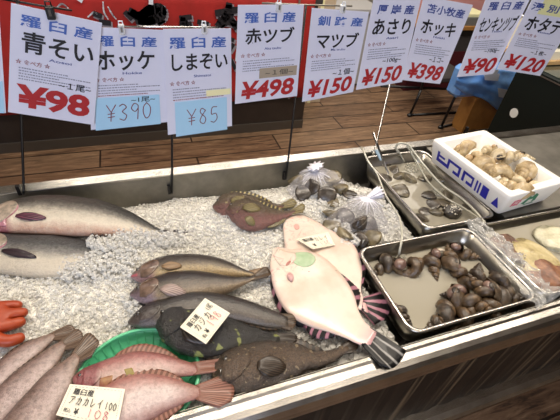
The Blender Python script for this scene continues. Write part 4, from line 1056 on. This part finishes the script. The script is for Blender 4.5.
# ---------------------------------------------------------------- text
VF = {}
def text_mesh(txt, bold=0):
    cu = bpy.data.curves.new('t', 'FONT'); cu.body = txt; cu.size = 1; cu.offset = bold; cu.resolution_u = 3; cu.fill_mode = 'FRONT'
    o = bpy.data.objects.new('t', cu); COL.objects.link(o); dg = bpy.context.evaluated_depsgraph_get()
    me = bpy.data.meshes.new_from_object(o.evaluated_get(dg)); V = [v.co.copy() for v in me.vertices]; F = [tuple(p.vertices) for p in me.polygons]
    bpy.data.objects.remove(o); bpy.data.meshes.remove(me); bpy.data.curves.remove(cu); return V, F
class Quad:
    def __init__(s, tl, tr, br, bl, nrm=None):
        s.c = [Vector(q) for q in (tl, tr, br, bl)]; s.n = (s.c[1] - s.c[0]).cross(s.c[3] - s.c[0]).normalized()
        if s.n.dot(EYE - s.c[0]) < 0: s.n = -s.n
    def pt(s, a, t, off=0):
        tl, tr, br, bl = s.c; return lerp(lerp(tl, tr, a), lerp(bl, br, a), t) + s.n * off
    def slab(s, name, mat, parent, a0=0, a1=1, t0=0, t1=1, off=0, th=.0008):
        q = [s.pt(a, t, off) for a, t in ((a0, t0), (a1, t0), (a1, t1), (a0, t1))]; r = [v - s.n * th for v in q]
        return obj(name, q + r, [(0, 1, 2, 3), (7, 6, 5, 4), (0, 4, 5, 1), (1, 5, 6, 2), (2, 6, 7, 3), (3, 7, 4, 0)], mat, parent, False)
    def text(s, name, txt, mat, parent, a0, a1, t0, t1, bold=0, shear=0, off=.0009, rot=0):
        V, F = text_mesh(txt, bold); x0 = min(v.x for v in V); x1 = max(v.x for v in V); y0 = min(v.y for v in V); y1 = max(v.y for v in V)
        W = []
        for v in V:
            a = (v.x - x0) / (x1 - x0); t = 1 - (v.y - y0) / (y1 - y0)
            aa = lerp(a0, a1, a) + shear * (.5 - t) * (t1 - t0); tt = lerp(t0, t1, t) + rot * (a - .5)
            W.append(s.pt(aa, tt, off))
        return obj(name, W, F, mat, parent, False)
    def strokes(s, name, lines, w, mat, parent, off=.0009):
        b = MB()
        for ln in lines:
            pts = [s.pt(a, t, off) for a, t in ln]; pts = crom(pts, 4) if len(pts) > 2 else pts
            for i in range(len(pts) - 1):
                d = (pts[i + 1] - pts[i]); 
                if d.length < 1e-7: continue
                d.normalize(); e = d.cross(s.n) * w / 2; p, q = pts[i] - d * w * .3, pts[i + 1] + d * w * .3; b.add([p + e, q + e, q - e, p - e], [(0, 1, 2, 3)])
        return b.build(name, mat, parent)
    def desc(s, parent, a0, a1, t0, t1, rows, red=False):
        b = MB(); rs = random.Random(int(a0 * 1000) + rows + int(s.c[0].x * 100)); red_b = MB()
        for r in range(rows):
            t = lerp(t0, t1, r / max(1, rows - 1)); h = .009; a = a0 + .02; end = a1 * (.95 if r in (1, 3) else rs.uniform(.5, .9)) ; tgt = red_b if red and r == rows - 1 else b
            while a < end:
                w = rs.uniform(.012, .03); tgt.add([s.pt(a, t, .0008), s.pt(a + w, t, .0008), s.pt(a + w, t + h, .0008), s.pt(a, t + h, .0008)], [(0, 1, 2, 3)]); a += w + rs.uniform(.004, .014)
        o = b.build('fine_print', M['ink_grey'], parent)
        if red_b.V: red_b.build('fine_print_red', M['ink_ink'] if 'ink_ink' in M else M['ink_star'], parent)

# ---------------------------------------------------------------- price signs
def sign(corn, y, hdr, nm, label, price=None, roman='', unit='', pen=None, hs=(.08, .92), ns=(.12, .92), shear=.0, hink='ink_blue', psh=.12, pt=(.755, .965), star=True, ps=(.08, .93), nt=(.2, .39), unitbox=(.52, .93, .655, .735), bold=.03, clipmat=None):
    q = Quad(*[PY(px, py, y) for px, py in corn])
    base = q.pt(.5, 1); r = empty('price_sign', base, label, 'price sign', 'price signs hanging over the counter')
    q.slab('sheet', M['paper'], r, th=.0012)
    q.text('header_text', hdr, M[hink], r, hs[0], hs[1], .065, .165, .022, shear)
    q.text('name_text', nm, M['ink_black'], r, ns[0], ns[1], nt[0], nt[1], .02, shear)
    if roman: q.text('roman_text', roman, M['ink_navy'], r, .42, .68, .405, .43, .01)
    if star: q.text('star_text', '☆ 食べ方 ☆', M['ink_star'], r, .06, .44, .455, .50, .01, off=.0009)
    q.desc(r, .08, .95, .53, .635, 5, red=pen is not None)
    if unit: q.text('unit_text', unit, M['ink_black'], r, *unitbox, .012)
    if price: q.text('price_text', price, M['ink_red'], r, ps[0], ps[1], pt[0], pt[1], bold, psh)
    return q, r
def hand(q, r, chars, a0, a1, t0, t1, w=.0018, mat='ink_pen', name='handwritten_price'):
    D = {'Y': [[(0, 0), (.5, .45)], [(1, 0), (.5, .45)], [(.5, .45), (.45, 1)], [(.15, .55), (.85, .52)], [(.15, .75), (.85, .72)]],
         '0': [[(.5, 0), (.15, .25), (.1, .65), (.4, 1), (.8, .8), (.9, .3), (.5, 0)]], '1': [[(.5, 0), (.45, 1)]],
         '3': [[(.1, .1), (.5, 0), (.85, .2), (.4, .45), (.85, .7), (.6, 1), (.1, .9)]], '9': [[(.85, .3), (.5, .5), (.1, .3), (.4, 0), (.8, .1), (.85, .3), (.75, 1)]],
         '8': [[(.8, .15), (.4, 0), (.2, .25), (.8, .65), (.6, 1), (.15, .85), (.3, .55), (.8, .15)]], '5': [[(.85, 0), (.3, .02), (.2, .45), (.7, .42), (.85, .75), (.5, 1), (.1, .92)]],
         'カ': [[(.1, .3), (.85, .28), (.7, 1), (.5, .9)], [(.5, 0), (.4, .6), (.1, 1)]], 'ア': [[(.05, .1), (.9, .08), (.6, .45)], [(.5, .35), (.45, .7), (.15, 1)]],
         'レ': [[(.25, 0), (.25, 1), (.9, .55)]], 'イ': [[(.85, 0), (.5, .35), (.1, .55)], [(.55, .35), (.55, 1)]], 'ジ': [[(.15, .1), (.35, .25)], [(.1, .4), (.3, .55)], [(.1, 1), (.5, .8), (.85, .3)], [(.65, 0), (.72, .15)], [(.85, 0), (.92, .12)]],
         '~': [[(0, .6), (.3, .35), (.6, .6), (1, .35)]], 'g': [[(.7, .3), (.3, .35), (.3, .7), (.7, .65), (.7, .3), (.65, 1), (.3, .95)]]}
    L = []; n = len(chars); cw = (a1 - a0) / n
    for i, ch in enumerate(chars):
        for ln in D.get(ch, []): L.append([(a0 + cw * (i + .12 + .76 * x), lerp(t0, t1, y)) for x, y in ln])
    q.strokes(name, L, w, M[mat], r, off=.0022)
# nine signs, left to right
q, r = sign([(11, 3), (102, 23), (94, 125), (8, 112)], 1.000, '羅 臼 産', '青そい', 'price sign reading 98 yen, leftmost full sign, hung by a black clip', '¥98', 'Aosoi', '~１尾~', hs=(.1, .9), ns=(.12, .93), bold=.04, psh=0, pt=(.69, .93), unitbox=(.55, .93, .6, .67))
q, r = sign([(89, 27), (163, 30), (168, 122), (91, 130)], 1.008, '羅 臼 産', 'ホッケ', 'price sign with 390 yen handwritten on a pale blue card', None, 'Hokke', '', pen=1, hs=(.1, .9), ns=(.08, .86))
q.slab('price_card', M['paper_cyan'], r, .06, .9, .66, 1.01, .0016)
hand(q, r, 'Y390', .18, .8, .74, .92, .0022); q.text('unit_text', '~1尾~', M['ink_black'], r, .52, .84, .67, .73, .005, off=.002)
q, r = sign([(163, 29), (231, 28.5), (232, 126), (168, 135)], 1.002, '羅 臼 産', 'しまぞい', 'price sign with 85 yen handwritten on a pale blue card', None, 'Shimazoi', '', pen=1, hs=(.08, .92), ns=(.1, .94), nt=(.21, .36))
q.slab('price_card', M['paper_cyan'], r, .12, .92, .66, 1.03, .0016); q.slab('yellow_strip', M['paper_yellow'], r, .6, .98, .57, .63, .0016)
hand(q, r, 'Y85', .28, .8, .75, .92, .0022)
q, r = sign([(238, 5), (304, 4.5), (297, 96), (235, 104)], .998, '羅 臼 産', '赤ツブ', 'price sign reading 498 yen with a brown paper patch', '¥498', 'Aka tsubu', '', hs=(.1, .88), ns=(.12, .88), nt=(.21, .37), psh=.2)
q.slab('brown_patch', M['paper_tan'], r, .36, .96, .625, .735, .0012); q.text('patch_text', '~１個~', M['ink_black'], r, .45, .9, .65, .71, 0, off=.0016)
q, r = sign([(312, 8), (369, 12), (353, 92), (302, 102)], .995, '釧 路 産', 'マツブ', 'price sign reading 150 yen beside the red cloth end', '¥150', 'Ma tsubu', '~１個~', hs=(.12, .92), ns=(.14, .9), nt=(.23, .4), psh=.2)
q, r = sign([(374, -3), (421, -1), (402, 82), (356, 90)], 1.000, '厚 岸 産', 'あさり', 'price sign reading 150 yen and per 100 grams', '¥150', 'Asari', '~100g~', hs=(.12, .9), ns=(.1, .9), psh=.25, hink='ink_navy', nt=(.21, .38), unitbox=(.45, .85, .655, .72))
q, r = sign([(424, -4), (473, 5), (440, 84), (402, 80)], 1.004, '苫小牧産', 'ホッキ', 'price sign reading 398 yen', '¥398', 'Hokki', '~１コ~', hs=(.12, .9), ns=(.1, .85), psh=.28, hink='ink_navy', nt=(.23, .4), unitbox=(.5, .85, .655, .72))
q, r = sign([(487, -4), (532, -5), (493, 74), (457, 77)], 1.000, '羅 臼 産', 'センキンツブ', 'price sign reading 90 yen above the blue bag', '¥90', 'Tsubu', '~100g~', hs=(.12, .9), ns=(.08, .95), psh=.28, hink='ink_navy', nt=(.23, .42), unitbox=(.45, .85, .64, .70))
q, r = sign([(534, -4), (584, 4), (540, 76), (497, 69)], .992, '湧 別 産', 'ホタテ', 'rightmost price sign reading 120 yen with yellow heading', '¥120', 'Hotate', '~１枚~', hs=(.05, .9), ns=(.1, .85), psh=.28, hink='ink_navy', nt=(.23, .42), unitbox=(.5, .85, .655, .72))
q.slab('yellow_band', M['header_yellow'], r, .22, 1, 0, .2, .0004, .0003)
q = Quad(*[PY(px, py, 1.0) for px, py in ((-70, 2), (-1, 10), (6, 113), (-72, 112))]); r = empty('price_sign', q.pt(.5, 1), 'partly cut off sign with a pale blue card at the left edge', 'price sign', 'price signs hanging over the counter')
q.slab('sheet', M['paper'], r, th=.0012); q.slab('price_card', M['paper_cyan'], r, .3, .98, .66, 1.0, .001)

# sign stands: a post standing on the back lip and a crossbar the signs are clipped to
def stand(x, ytop, parts, label, mat, base=None, bar=None, foot=True, r=.0035):
    b_ = base; s = empty('sign_stand', b_, label, 'sign stand', 'sign stands on the back lip')
    MB().tube([b_] + x + [ytop], r, 8, False).build('post', mat, s, True)
    if bar: MB().tube(bar, .0022, 8, False).build('crossbar', mat if len(parts) == 0 else parts[0], s, True)
    if foot: MB().box(b_ + Vector((-.012, -.005, 0)), b_ + Vector((-.003, .005, .03))).build('foot', mat, s)
    return s
def lipbase(px, py, top, y=.978):
    p = PY(px, py, y); p2 = PY(*top, 1.014); k = 0
    while PY(lerp(px, top[0], k), lerp(py, top[1], k), y).z < .812: k += .005
    return p, [PY(lerp(px, top[0], k), lerp(py, top[1], k), y), PY(lerp(px, top[0], k + .06), lerp(py, top[1], k + .06), 1.012)], p2
def mkstand(p0, top, bar, label, mat, barm=None, y=1.004):
    b_, m_, t_ = lipbase(*p0, top)
    bb = [PY(px, py, y + .004) for px, py in bar] if bar else None
    return stand(m_, t_, [barm] if barm else [], label, mat, b_, bb)
mkstand((24, 194), (17, -12), [(-10, -3), (40, 5.5), (72, 10.5)], 'black sign stand at the left carrying the 98 yen sign', M['black_metal'])
mkstand((172, 193), (172, 40), [(117, 26.5), (170, 27), (218, 27.5)], 'black post with silver crossbar holding the blue card signs', M['black_metal'], M['chrome'])
mkstand((286, 179), (306, 6), [(262, 3), (308, 5), (352, 6)], 'black stand between the 498 and 150 yen signs', M['black_metal'], M['steel_dull'])
mkstand((373, 158), (400, 40), [(388, -3), (420, -3), (445, -3)], 'silver stand behind the 150 yen per 100 grams sign', M['chrome'], M['chrome'])
mkstand((466, 134), (515, 8), [(500, -4), (516, -4), (548, -3)], 'black stand behind the 90 yen sign near the foam box', M['black_metal'], M['black_metal'])
pp = P(10, 146, 0); MBp = MB().tube([pp, PY(0, 60, pp.y)], .011, 8, False)
o = empty('metal_pole', pp, 'short black pole standing before the red banner at the far left', 'pole'); MBp.build('pole', M['black_metal'], o, True); MB().tube([pp, pp + (PY(0, 60, pp.y) - pp).normalized() * .09], .017, 8, False).build('foot', M['black_plastic'], o)
# clips
def clipthing(px, py, y, s, mat, label):
    p = PY(px, py, y); r = empty('bulldog_clip', p, label, 'clip', 'clips holding the signs')
    b = MB(); b.box(p + Vector((-s * .5, -.006, -s * 1.4)), p + Vector((s * .5, .010, s * .2)), .0015); b.build('jaw', mat, r)
    MB().tube([p + Vector((-s * .35, 0, s * .2)), p + Vector((-s * .3, 0, s * .8)), p + Vector((s * .3, 0, s * .8)), p + Vector((s * .35, 0, s * .2))], s * .12, 6, False).build('handle', mat if mat is M['black_plastic'] else M['white_card'], r)
    MB().box(p + Vector((-s * .15, -.008, -s * .9)), p + Vector((s * .15, -.006, -s * .1))).build('spring', M['steel_dull'] if mat is not M['black_plastic'] else M['kick'], r)
clipthing(49, 8, .994, .016, M['black_plastic'], 'black clip gripping the 98 yen sign')
clipthing(121, 26, 1.0, .013, M['clear'], 'clear clip on the 390 yen sign')
clipthing(204, 26, .996, .013, M['clear'], 'clear clip on the 85 yen sign')
clipthing(279, 4, .992, .013, M['clear'], 'clear clip on the 498 yen sign')
clipthing(343.5, 6, .989, .012, M['clear'], 'clear clip on the 150 yen sign beside the red cloth')

# ---------------------------------------------------------------- labels lying on the fish
def card(corn, z, label, tilt=0, zs=None):
    zs = zs or [z] * 4; q = Quad(*[P(x, y, zz) for (x, y), zz in zip(corn, zs)]); r = empty('fish_label', q.pt(.5, .5), label, 'label', 'small labels lying on the fish')
    q.slab('card', M['paper_cream'], r, th=.0012)
    L = []
    for a, t, a2, t2 in ((.05, .07, .95, .07), (.95, .07, .95, .93), (.95, .93, .05, .93), (.05, .93, .05, .07)):
        for k in range(14): L.append([(lerp(a, a2, k / 14), lerp(t, t2, k / 14)), (lerp(a, a2, (k + .5) / 14), lerp(t, t2, (k + .5) / 14))])
    q.strokes('dashed_border', L, .0006, M['ink_grey'], r); return q, r
q, r = card([(70, 384), (125, 389), (117, 429), (56, 415)], .838, 'label reading akakarei, 100 g, 108 yen on the red fish')
q.text('origin_text', '羅臼産', M['ink_black'], r, .12, .48, .12, .32, .012); hand(q, r, 'アカカレイ', .1, .7, .38, .6, .0011, 'ink_black', 'handwritten_name'); hand(q, r, '100', .72, .93, .42, .6, .0011, 'ink_black', 'handwritten_weight')
q.text('tax_text', '税込', M['ink_black'], r, .08, .2, .74, .86, .01); q.text('yen_text', '¥', M['ink_black'], r, .25, .33, .7, .88, .03); hand(q, r, '108', .45, .85, .66, .88, .0011, 'ink_pink')
q, r = card([(205, 298), (230, 313), (206, 344), (180, 327)], .838, 'tilted square label for the kajika sculpins')
# long side runs from lower left to upper right: remap
q.c = [q.c[3], q.c[0], q.c[1], q.c[2]]
q.text('origin_text', '羅臼産', M['ink_black'], r, .12, .5, .1, .3, .012); hand(q, r, 'カジカ', .12, .72, .34, .58, .0013, 'ink_black', 'handwritten_name'); q.text('unit_text', '1尾', M['ink_black'], r, .76, .92, .2, .42, 0)
q.text('tax_text', '税込', M['ink_black'], r, .1, .2, .74, .88, .01); q.text('yen_text', '¥', M['ink_black'], r, .24, .33, .68, .86, .03); hand(q, r, '198', .42, .85, .56, .84, .0012, 'ink_pink')
q, r = card([(296, 239), (328, 232), (335, 245), (313, 249)], .80, 'small label lying on the cream flatfish', zs=[.796, .795, .793, .801])
q.text('origin_text', '羅臼産', M['ink_black'], r, .1, .42, .12, .38, .012); hand(q, r, 'カレイ', .4, .9, .2, .5, .0009, 'ink_black', 'handwritten_name'); q.text('yen_text', '¥', M['ink_black'], r, .2, .3, .62, .85, .03); hand(q, r, '138', .45, .85, .6, .86, .0009, 'ink_pink')

# ---------------------------------------------------------------- background
YB = 2.55
bt = empty('display_table', (-.6, 2.9, 0), 'long dark display table behind the signs', 'table')
b = MB(); b.box((-3.2, 2.58, .07), (1.2, 3.2, .92)); b.build('body', M['dark_panel'], bt)
b = MB(); b.box((-3.2, 2.565, 0), (1.2, 2.58, .07)); b.build('kick_plate', M['kick'], bt)
b = MB(); b.box((-3.22, 2.56, .92), (1.22, 3.22, .95)); b.build('table_top', M['dark_grey'], bt)
rb = empty('red_banner', (-.6, 2.54, .28), 'red cloth banner with black brush characters hung on the table', 'banner')
G = []
for i in range(121):
    x = lerp(-3.2, 1.16, i / 120); row = []
    for j in range(9):
        z = lerp(1.0, .28, j / 8); row.append(Vector((x, 2.545 + .006 * math.sin(x * 9) * (j / 8), z)))
    G.append(row)
sheet('cloth', G, .003, M['red_cloth'], rb, up=Vector((0, -1, 0)))
MB().box((1.035, 2.525, .28), (1.045, 2.535, 1.0)).build('seam', simple('grey seam', '#6f6660', .6), rb)
bq = Quad(PY(0, 0, 2.53), PY(240, 0, 2.53), PY(240, 120, 2.53), PY(0, 120, 2.53))
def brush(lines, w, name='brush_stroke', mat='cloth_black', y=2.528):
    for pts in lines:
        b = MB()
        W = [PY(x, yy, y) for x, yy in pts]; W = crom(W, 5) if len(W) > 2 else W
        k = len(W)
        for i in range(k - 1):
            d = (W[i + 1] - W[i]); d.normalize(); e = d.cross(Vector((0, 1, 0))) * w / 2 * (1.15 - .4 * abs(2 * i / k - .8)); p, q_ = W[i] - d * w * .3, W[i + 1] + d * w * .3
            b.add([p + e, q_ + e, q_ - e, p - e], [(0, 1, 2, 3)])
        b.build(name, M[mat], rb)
st = [[(131, 12), (140, 16), (150, 10), (160, 9), (161, 16), (150, 21), (138, 21)], ]
sh = [[(x + 1.6, y + 1.6) for x, y in l] for l in st]
st2 = [[(181, 18), (190, 17)], [(183, 19), (183, 25), (190, 24)], [(199, 22), (207, 24)]]
st3 = [[(217, 13), (236, 10)], [(229, 5), (227, 15), (218, 25)], [(220, 20), (237, 24)], [(229, 16), (236, 27)]]
st4 = [[(228, 38), (233, 40)], [(233, 45), (230, 50)], [(231, 60), (235, 68)]]
st5 = [[(95, 14), (100, 16)], [(101, 22), (109, 23)], [(126, 13), (131, 18)]]
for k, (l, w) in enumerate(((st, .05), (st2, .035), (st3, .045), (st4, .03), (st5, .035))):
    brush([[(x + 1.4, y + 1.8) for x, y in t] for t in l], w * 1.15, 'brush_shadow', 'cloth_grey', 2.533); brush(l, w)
brush([[(103, 2), (104, 12), (108, 19)], [(108, 7), (112, 14), (116, 19)], [(88, 17), (94, 12), (97, 14)], [(56, 8), (62, 4), (68, 8)]], .008, 'white_flourish', 'white_card')
brush([[(151, -2), (151, 3)], [(78, -2), (81, 0)], [(238, 50), (237, 60)]], .03, 'white_mark', 'white_card')
# pale boxes right of the banner
o = empty('grey_cabinet', PY(352, 10, 3.3), 'grey cabinet beyond the end of the red banner', 'cabinet'); a = PY(330, 12, 3.3); c = PY(372, 12, 3.3)
b = MB(); b.box((a.x, 3.3, .02), (c.x + .1, 3.7, a.z), .01); 
o.location = ((a.x + c.x) / 2, 3.5, 0); b.build('body', M['grey_box'], o); MB().box((a.x - .02, 3.27, a.z), (c.x + .12, 3.72, a.z + .03)).build('lid', M['grey_box'], o)
a = PY(320, 4, 3.0)
o = empty('beige_carton', (a.x, 3.1, 0), 'beige carton beside the banner end', 'carton'); MB().box((a.x - .09, 3.0, 0), (a.x + .14, 3.25, a.z + .1), .004).build('body', M['beige'], o); MB().box((a.x + .01, 2.998, 0), (a.x + .04, 3.0, a.z + .1)).build('tape', M['paper_yellow'], o)

# black folding legs (chair) on the plank floor
fc = P(436, 118, 0)
ch = empty('folding_chair', fc, 'dark folding chair on the plank floor behind the 398 yen sign', 'chair')
F1, F2, F3, F4 = P(410, 115, .012), P(464, 112, .012), P(441, 127, .012), P(466, 121, .012)
def above(p, px, py):  # point above floor seen at pixel, same y as p
    return PY(px, py, p.y)
T1_, T3_ = PY(421, 90, F1.y), PY(461, 84, F3.y + .02)
MB().tube([T1_, F1], .011, 8, False).build('leg', M['black_metal'], ch, True)
MB().tube([T3_, F3], .011, 8, False).build('leg', M['black_metal'], ch, True)
MB().tube([F1, F2], .011, 8, False).build('floor_bar', M['black_metal'], ch, True)
MB().tube([F3, F4], .011, 8, False).build('floor_bar', M['black_metal'], ch, True)
for q_ in (F1, F3): MB().ball(q_, (.03, .022, .018), 10, 8).build('foot_cap', M['black_plastic'], ch, True)
A_, B_ = PY(381, 86, 2.75), PY(446, 89, 2.75)
MB().tube([A_, B_], .012, 8, False).build('cross_bar', M['black_metal'], ch, True)
zt = T1_.z + .02
MB().tube([T1_, Vector((T1_.x + .02, T1_.y + .05, zt + .22))], .011, 8, False).build('seat_post', M['black_metal'], ch, True)
s0 = PY(446, 62, 2.75)
MB().box((s0.x - .2, 2.60, zt + .03), (s0.x + .2, 2.98, zt + .09), .015).build('seat', M['dark_grey'], ch)
# desk behind with stacked stuff
def at_box(name, label, cat, px, py0, py1, y, wl, wr, d, mat, zb=None, top=None):
    a = PY(px, py0, y); c = PY(px, py1, y); z0 = 0 if zb is None else zb
    return a, c
dk = PY(467, 27, 3.1)
desk = empty('wooden_desk', (dk.x + .1, 3.4, 0), 'desk with orange wooden edge far behind the signs', 'desk')
b = MB(); b.box((dk.x - .5, 3.1, dk.z - .03), (dk.x + .3, 3.7, dk.z)); b.build('desk_top', M['oak'], desk)
zm = PY(462, 36, 3.12).z; zm2 = PY(458, 52, 3.12).z
MB().box((dk.x - .48, 3.12, zm), (dk.x + .28, 3.68, dk.z - .03)).build('drawer_box', M['black_plastic'], desk)
MB().box((dk.x - .48, 3.14, zm2), (dk.x + .28, 3.66, zm)).build('middle_shelf', M['dark_grey'], desk)
MB().box((dk.x - .48, 3.13, 0), (dk.x + .28, 3.65, zm2)).build('lower_cabinet', M['dark_red'], desk)
pz = dk.z
o = empty('paper_stack', (dk.x + .05, 3.3, pz), 'pale yellow paper stack on the wooden desk', 'paper'); t_ = PY(472, 13, 3.2).z
MB().box((dk.x - .28, 3.14, pz), (dk.x + .3, 3.5, pz + .07)).build('grey_binder', M['grey_plastic'], o); MB().box((dk.x - .25, 3.16, pz + .07), (dk.x + .27, 3.48, max(t_, pz + .1)), .004).build('sheets', M['paper_yellow'], o)
bx_ = empty('wall_notice', PY(470, 2, 3.6), 'pink and white notice board behind the desk', 'notice'); w_ = PY(470, 2, 3.6); MB().box((w_.x - .9, 3.75, w_.z - .12), (w_.x + .6, 3.78, w_.z + .3)).build('panel', M['pink_card'], bx_); MB().box((w_.x - .9, 3.74, w_.z + .02), (w_.x - .1, 3.75, w_.z + .3)).build('white_sheet', M['white_card'], bx_)
for x in (w_.x - .85, w_.x + .55): MB().box((x - .02, 3.755, 0), (x + .02, 3.785, w_.z - .12)).build('leg', M['grey_plastic'], bx_)

# wooden stand with blue bag
c0 = P(461, 133, 0); top = PY(475, 100, c0.y)
ws = empty('wooden_stand', (c0.x + .25, c0.y + .2, 0), 'orange wooden stand behind the foam box', 'stand')
b = MB(); b.box((c0.x, c0.y, 0), (c0.x + .05, c0.y + .14, top.z)); b.build('side_board', M['oak'], ws)
b = MB(); b.box((c0.x + .05, c0.y, .02), (c0.x + .62, c0.y + .03, top.z)); b.build('front_board', M['oak'], ws)
MB().box((c0.x - .01, c0.y - .01, top.z), (c0.x + .66, c0.y + .16, top.z + .02)).build('top_board', M['oak'], ws)
bb = empty('blue_bag', (c0.x + .3, c0.y + .15, top.z + .02), 'crumpled blue plastic bag on the wooden stand', 'bag')
pl = PY(457, 86, c0.y - .03); pr = PY(524, 100, c0.y - .03)
G = []
for i in range(33):
    s = i / 32; row = []
    for j in range(17):
        t = j / 16
        tx = lerp(462, 535, s); ty0 = 66 + 8 * s; ty1 = lerp(86, 119, min(1, s * 1.15)) + 2 * math.sin(s * 12)
        p = PY(lerp(tx, tx - 8, t), lerp(ty0, ty1, t), c0.y - .03 - .03 * math.sin(PI * t) - .02 * noise.noise(Vector((s * 6, t * 4, 0))) * 2)
        row.append(p)
    G.append(row)
sheet('front_side', G, .002, M['blue_bag'], bb, up=Vector((0, -1, 0)))
zt_ = PY(470, 68, c0.y).z
b = MB(); b.box((pl.x + .06, c0.y + .0, top.z + .02), (pr.x - .02, c0.y + .15, zt_ - .01), .03); b.build('bulk', M['blue_bag'], bb)
for (x0, y0, x1, y1) in ((484, 72, 500, 80), (498, 88, 508, 97), (489, 68, 499, 73)):
    V = [PY(x, y, c0.y - .075) for x, y in ((x0, y0), (x1, y0 + 2), (x1 - 2, y1 + 1), (x0 + 1, y1))]; V2 = [v + Vector((0, .004, 0)) for v in V]
    obj('white_patch', V + V2, [(0, 1, 2, 3), (7, 6, 5, 4), (0, 4, 5, 1), (1, 5, 6, 2), (2, 6, 7, 3), (3, 7, 4, 0)], M['white_card'], bb, False)

# black green case, running towards the viewer on the right
yF = 1.75; ft = PY(520, 62, yF); dirn = Vector((0, 1, 0)); side = Vector((dirn.y, -dirn.x, 0)); fz = ft.z
fb = PY(500, 104, yF)
org = Vector(((ft.x + fb.x) / 2, yF, 0))
cs = empty('black_case', org, 'large black green case with a white round sticker at the right', 'case')
fr = Matrix((( side.x, dirn.x, 0, org.x), (side.y, dirn.y, 0, org.y), (0, 0, 1, 0), (0, 0, 0, 1)))
MB().box((0, -.55, 0), (.9, 0, fz), .006, fr).build('body', M['case'], cs)
MB().box((-.004, -.55, fz - .022), (-.0002, 0, fz - .016), 0, fr).build('edge_line', M['steel_dull'], cs)
MB().box((0.02, -.53, fz), (.88, -.02, fz + .004), 0, fr).build('glass_top', M['glass_dark'], cs)
# sticker: intersect pixel ray with the side plane
d = ray(514, 113); nn = side; tt = (org - EYE).dot(nn) / d.dot(nn); sc = EYE + d * tt
V = [sc - nn * .0015 + dirn * (.03 * math.cos(a)) + Vector((0, 0, .03 * math.sin(a))) for a in [2 * PI * i / 28 for i in range(28)]]; V2 = [v + nn * .001 for v in V]
obj('sticker', V + V2, [tuple(range(28)), tuple(range(55, 27, -1))] + [(i, (i + 1) % 28, 28 + (i + 1) % 28, 28 + i) for i in range(28)], M['white_dot'], cs, False)
# scale on a wooden board standing on the case
def planez(px, py, z): return P(px, py, z)
zb_ = max(.785, fz + .008)
cab = empty('grey_cabinet', (2.86, 1.89, 0), 'narrow grey cabinet under the weighing scale behind the black case', 'cabinet')
MB().box((2.74, 1.80, 0), (2.98, 1.98, zb_ - .02), .004).build('body', M['grey_plastic'], cab); MB().box((2.73, 1.79, zb_ - .02), (3.0, 1.99, zb_)).build('cabinet_top', M['grey_plastic'], cab)
wbrd = empty('wooden_board', P(560, 66, zb_), 'pale wooden board under the weighing scale', 'board')
p = P(535, 64, zb_ + .012)
MB().box((p.x, p.y, zb_), (p.x + .62, p.y + .34, zb_ + .024), .002).build('plank', simple('pale wood', '#c9a877', .5, 0, '#b8935f', 14), wbrd)
sx, sy, sz = p.x + .05, p.y + .02, zb_ + .024
scl = empty('weighing_scale', (sx + .16, sy + .15, sz), 'cream weighing scale with a dark window at the right edge', 'scale')
b = MB(); pr_ = [(0, 0), (0, .05), (.10, .15), (.16, .17), (.28, .17), (.28, 0)]
V = [(sx + x, sy + y, sz + z) for x in (0, .34) for y, z in pr_]; n = 6
b.add(V, [(i, (i + 1) % n, n + (i + 1) % n, n + i) for i in range(n)] + [tuple(range(n - 1, -1, -1)), tuple(range(n, 2 * n))]); b.build('body', M['cream'], scl)
V = [(sx + x, sy + y, sz + z) for x, y, z in ((.03, .012, .069), (.31, .012, .069), (.31, .088, .145), (.03, .088, .145))]; V2 = [(x, y + .001, z - .001) for x, y, z in V]
V = [(x, y - .0025, z + .0025) for x, y, z in V]
obj('window_panel', V + V2, [(0, 1, 2, 3), (7, 6, 5, 4), (0, 4, 5, 1), (1, 5, 6, 2), (2, 6, 7, 3), (3, 7, 4, 0)], M['glass_dark'], scl, False)
MB().box((sx + .005, sy + .1, sz + .175), (sx + .335, sy + .29, sz + .185), .004).build('pan', M['steel'], scl)
MB().box((sx + .14, sy + .17, sz + .168), (sx + .2, sy + .22, sz + .176)).build('pan_post', M['grey_plastic'], scl)

# ---------------------------------------------------------------- lamps
def area(name, loc, size, size_y, energy, color, tgt=None):
    l = bpy.data.lights.new(name, 'AREA'); l.shape = 'RECTANGLE'; l.size = size; l.size_y = size_y; l.energy = energy; l.color = color
    o = bpy.data.objects.new(name, l); COL.objects.link(o); o.location = loc
    d = (Vector(tgt) if tgt else Vector((loc[0], loc[1], 0))) - Vector(loc); o.rotation_euler = d.to_track_quat('-Z', 'Y').to_euler(); return o
area('ceiling_strip_lamp', (1.2, 1.0, 2.75), 4.2, .3, 80, (1, .89, .75))
area('ceiling_tube_lamp', (.3, 2.1, 2.75), 2.6, .22, 22, (1, .9, .76))
area('ceiling_front_lamp', (.9, -.6, 2.9), 1.6, .5, 14, (1, .88, .74))
area('lip_highlight_fill', (.6, 3.95, 2.85), 3.4, .3, 40, (1, .92, .8))  # added unseen strip, placed so the back lip mirrors it as a highlight
area('ceiling_panel_lamp', (2.4, 3.0, 2.9), 2.0, 1.4, 42, (1, .92, .82))
area('window_daylight', (-1.2, -2.6, 2.0), 2.6, 1.6, 98, (.74, .81, 1), (.3, 1.0, 1.0))
w = bpy.data.worlds.new('world'); scene.world = w; w.use_nodes = True
w.node_tree.nodes['Background'].inputs[0].default_value = (.9, .88, .85, 1); w.node_tree.nodes['Background'].inputs[1].default_value = .35
scene.view_settings.view_transform = 'Standard'; scene.view_settings.look = 'None'; scene.view_settings.exposure = -.06; scene.view_settings.gamma = 1
scene.cycles.use_denoising = True
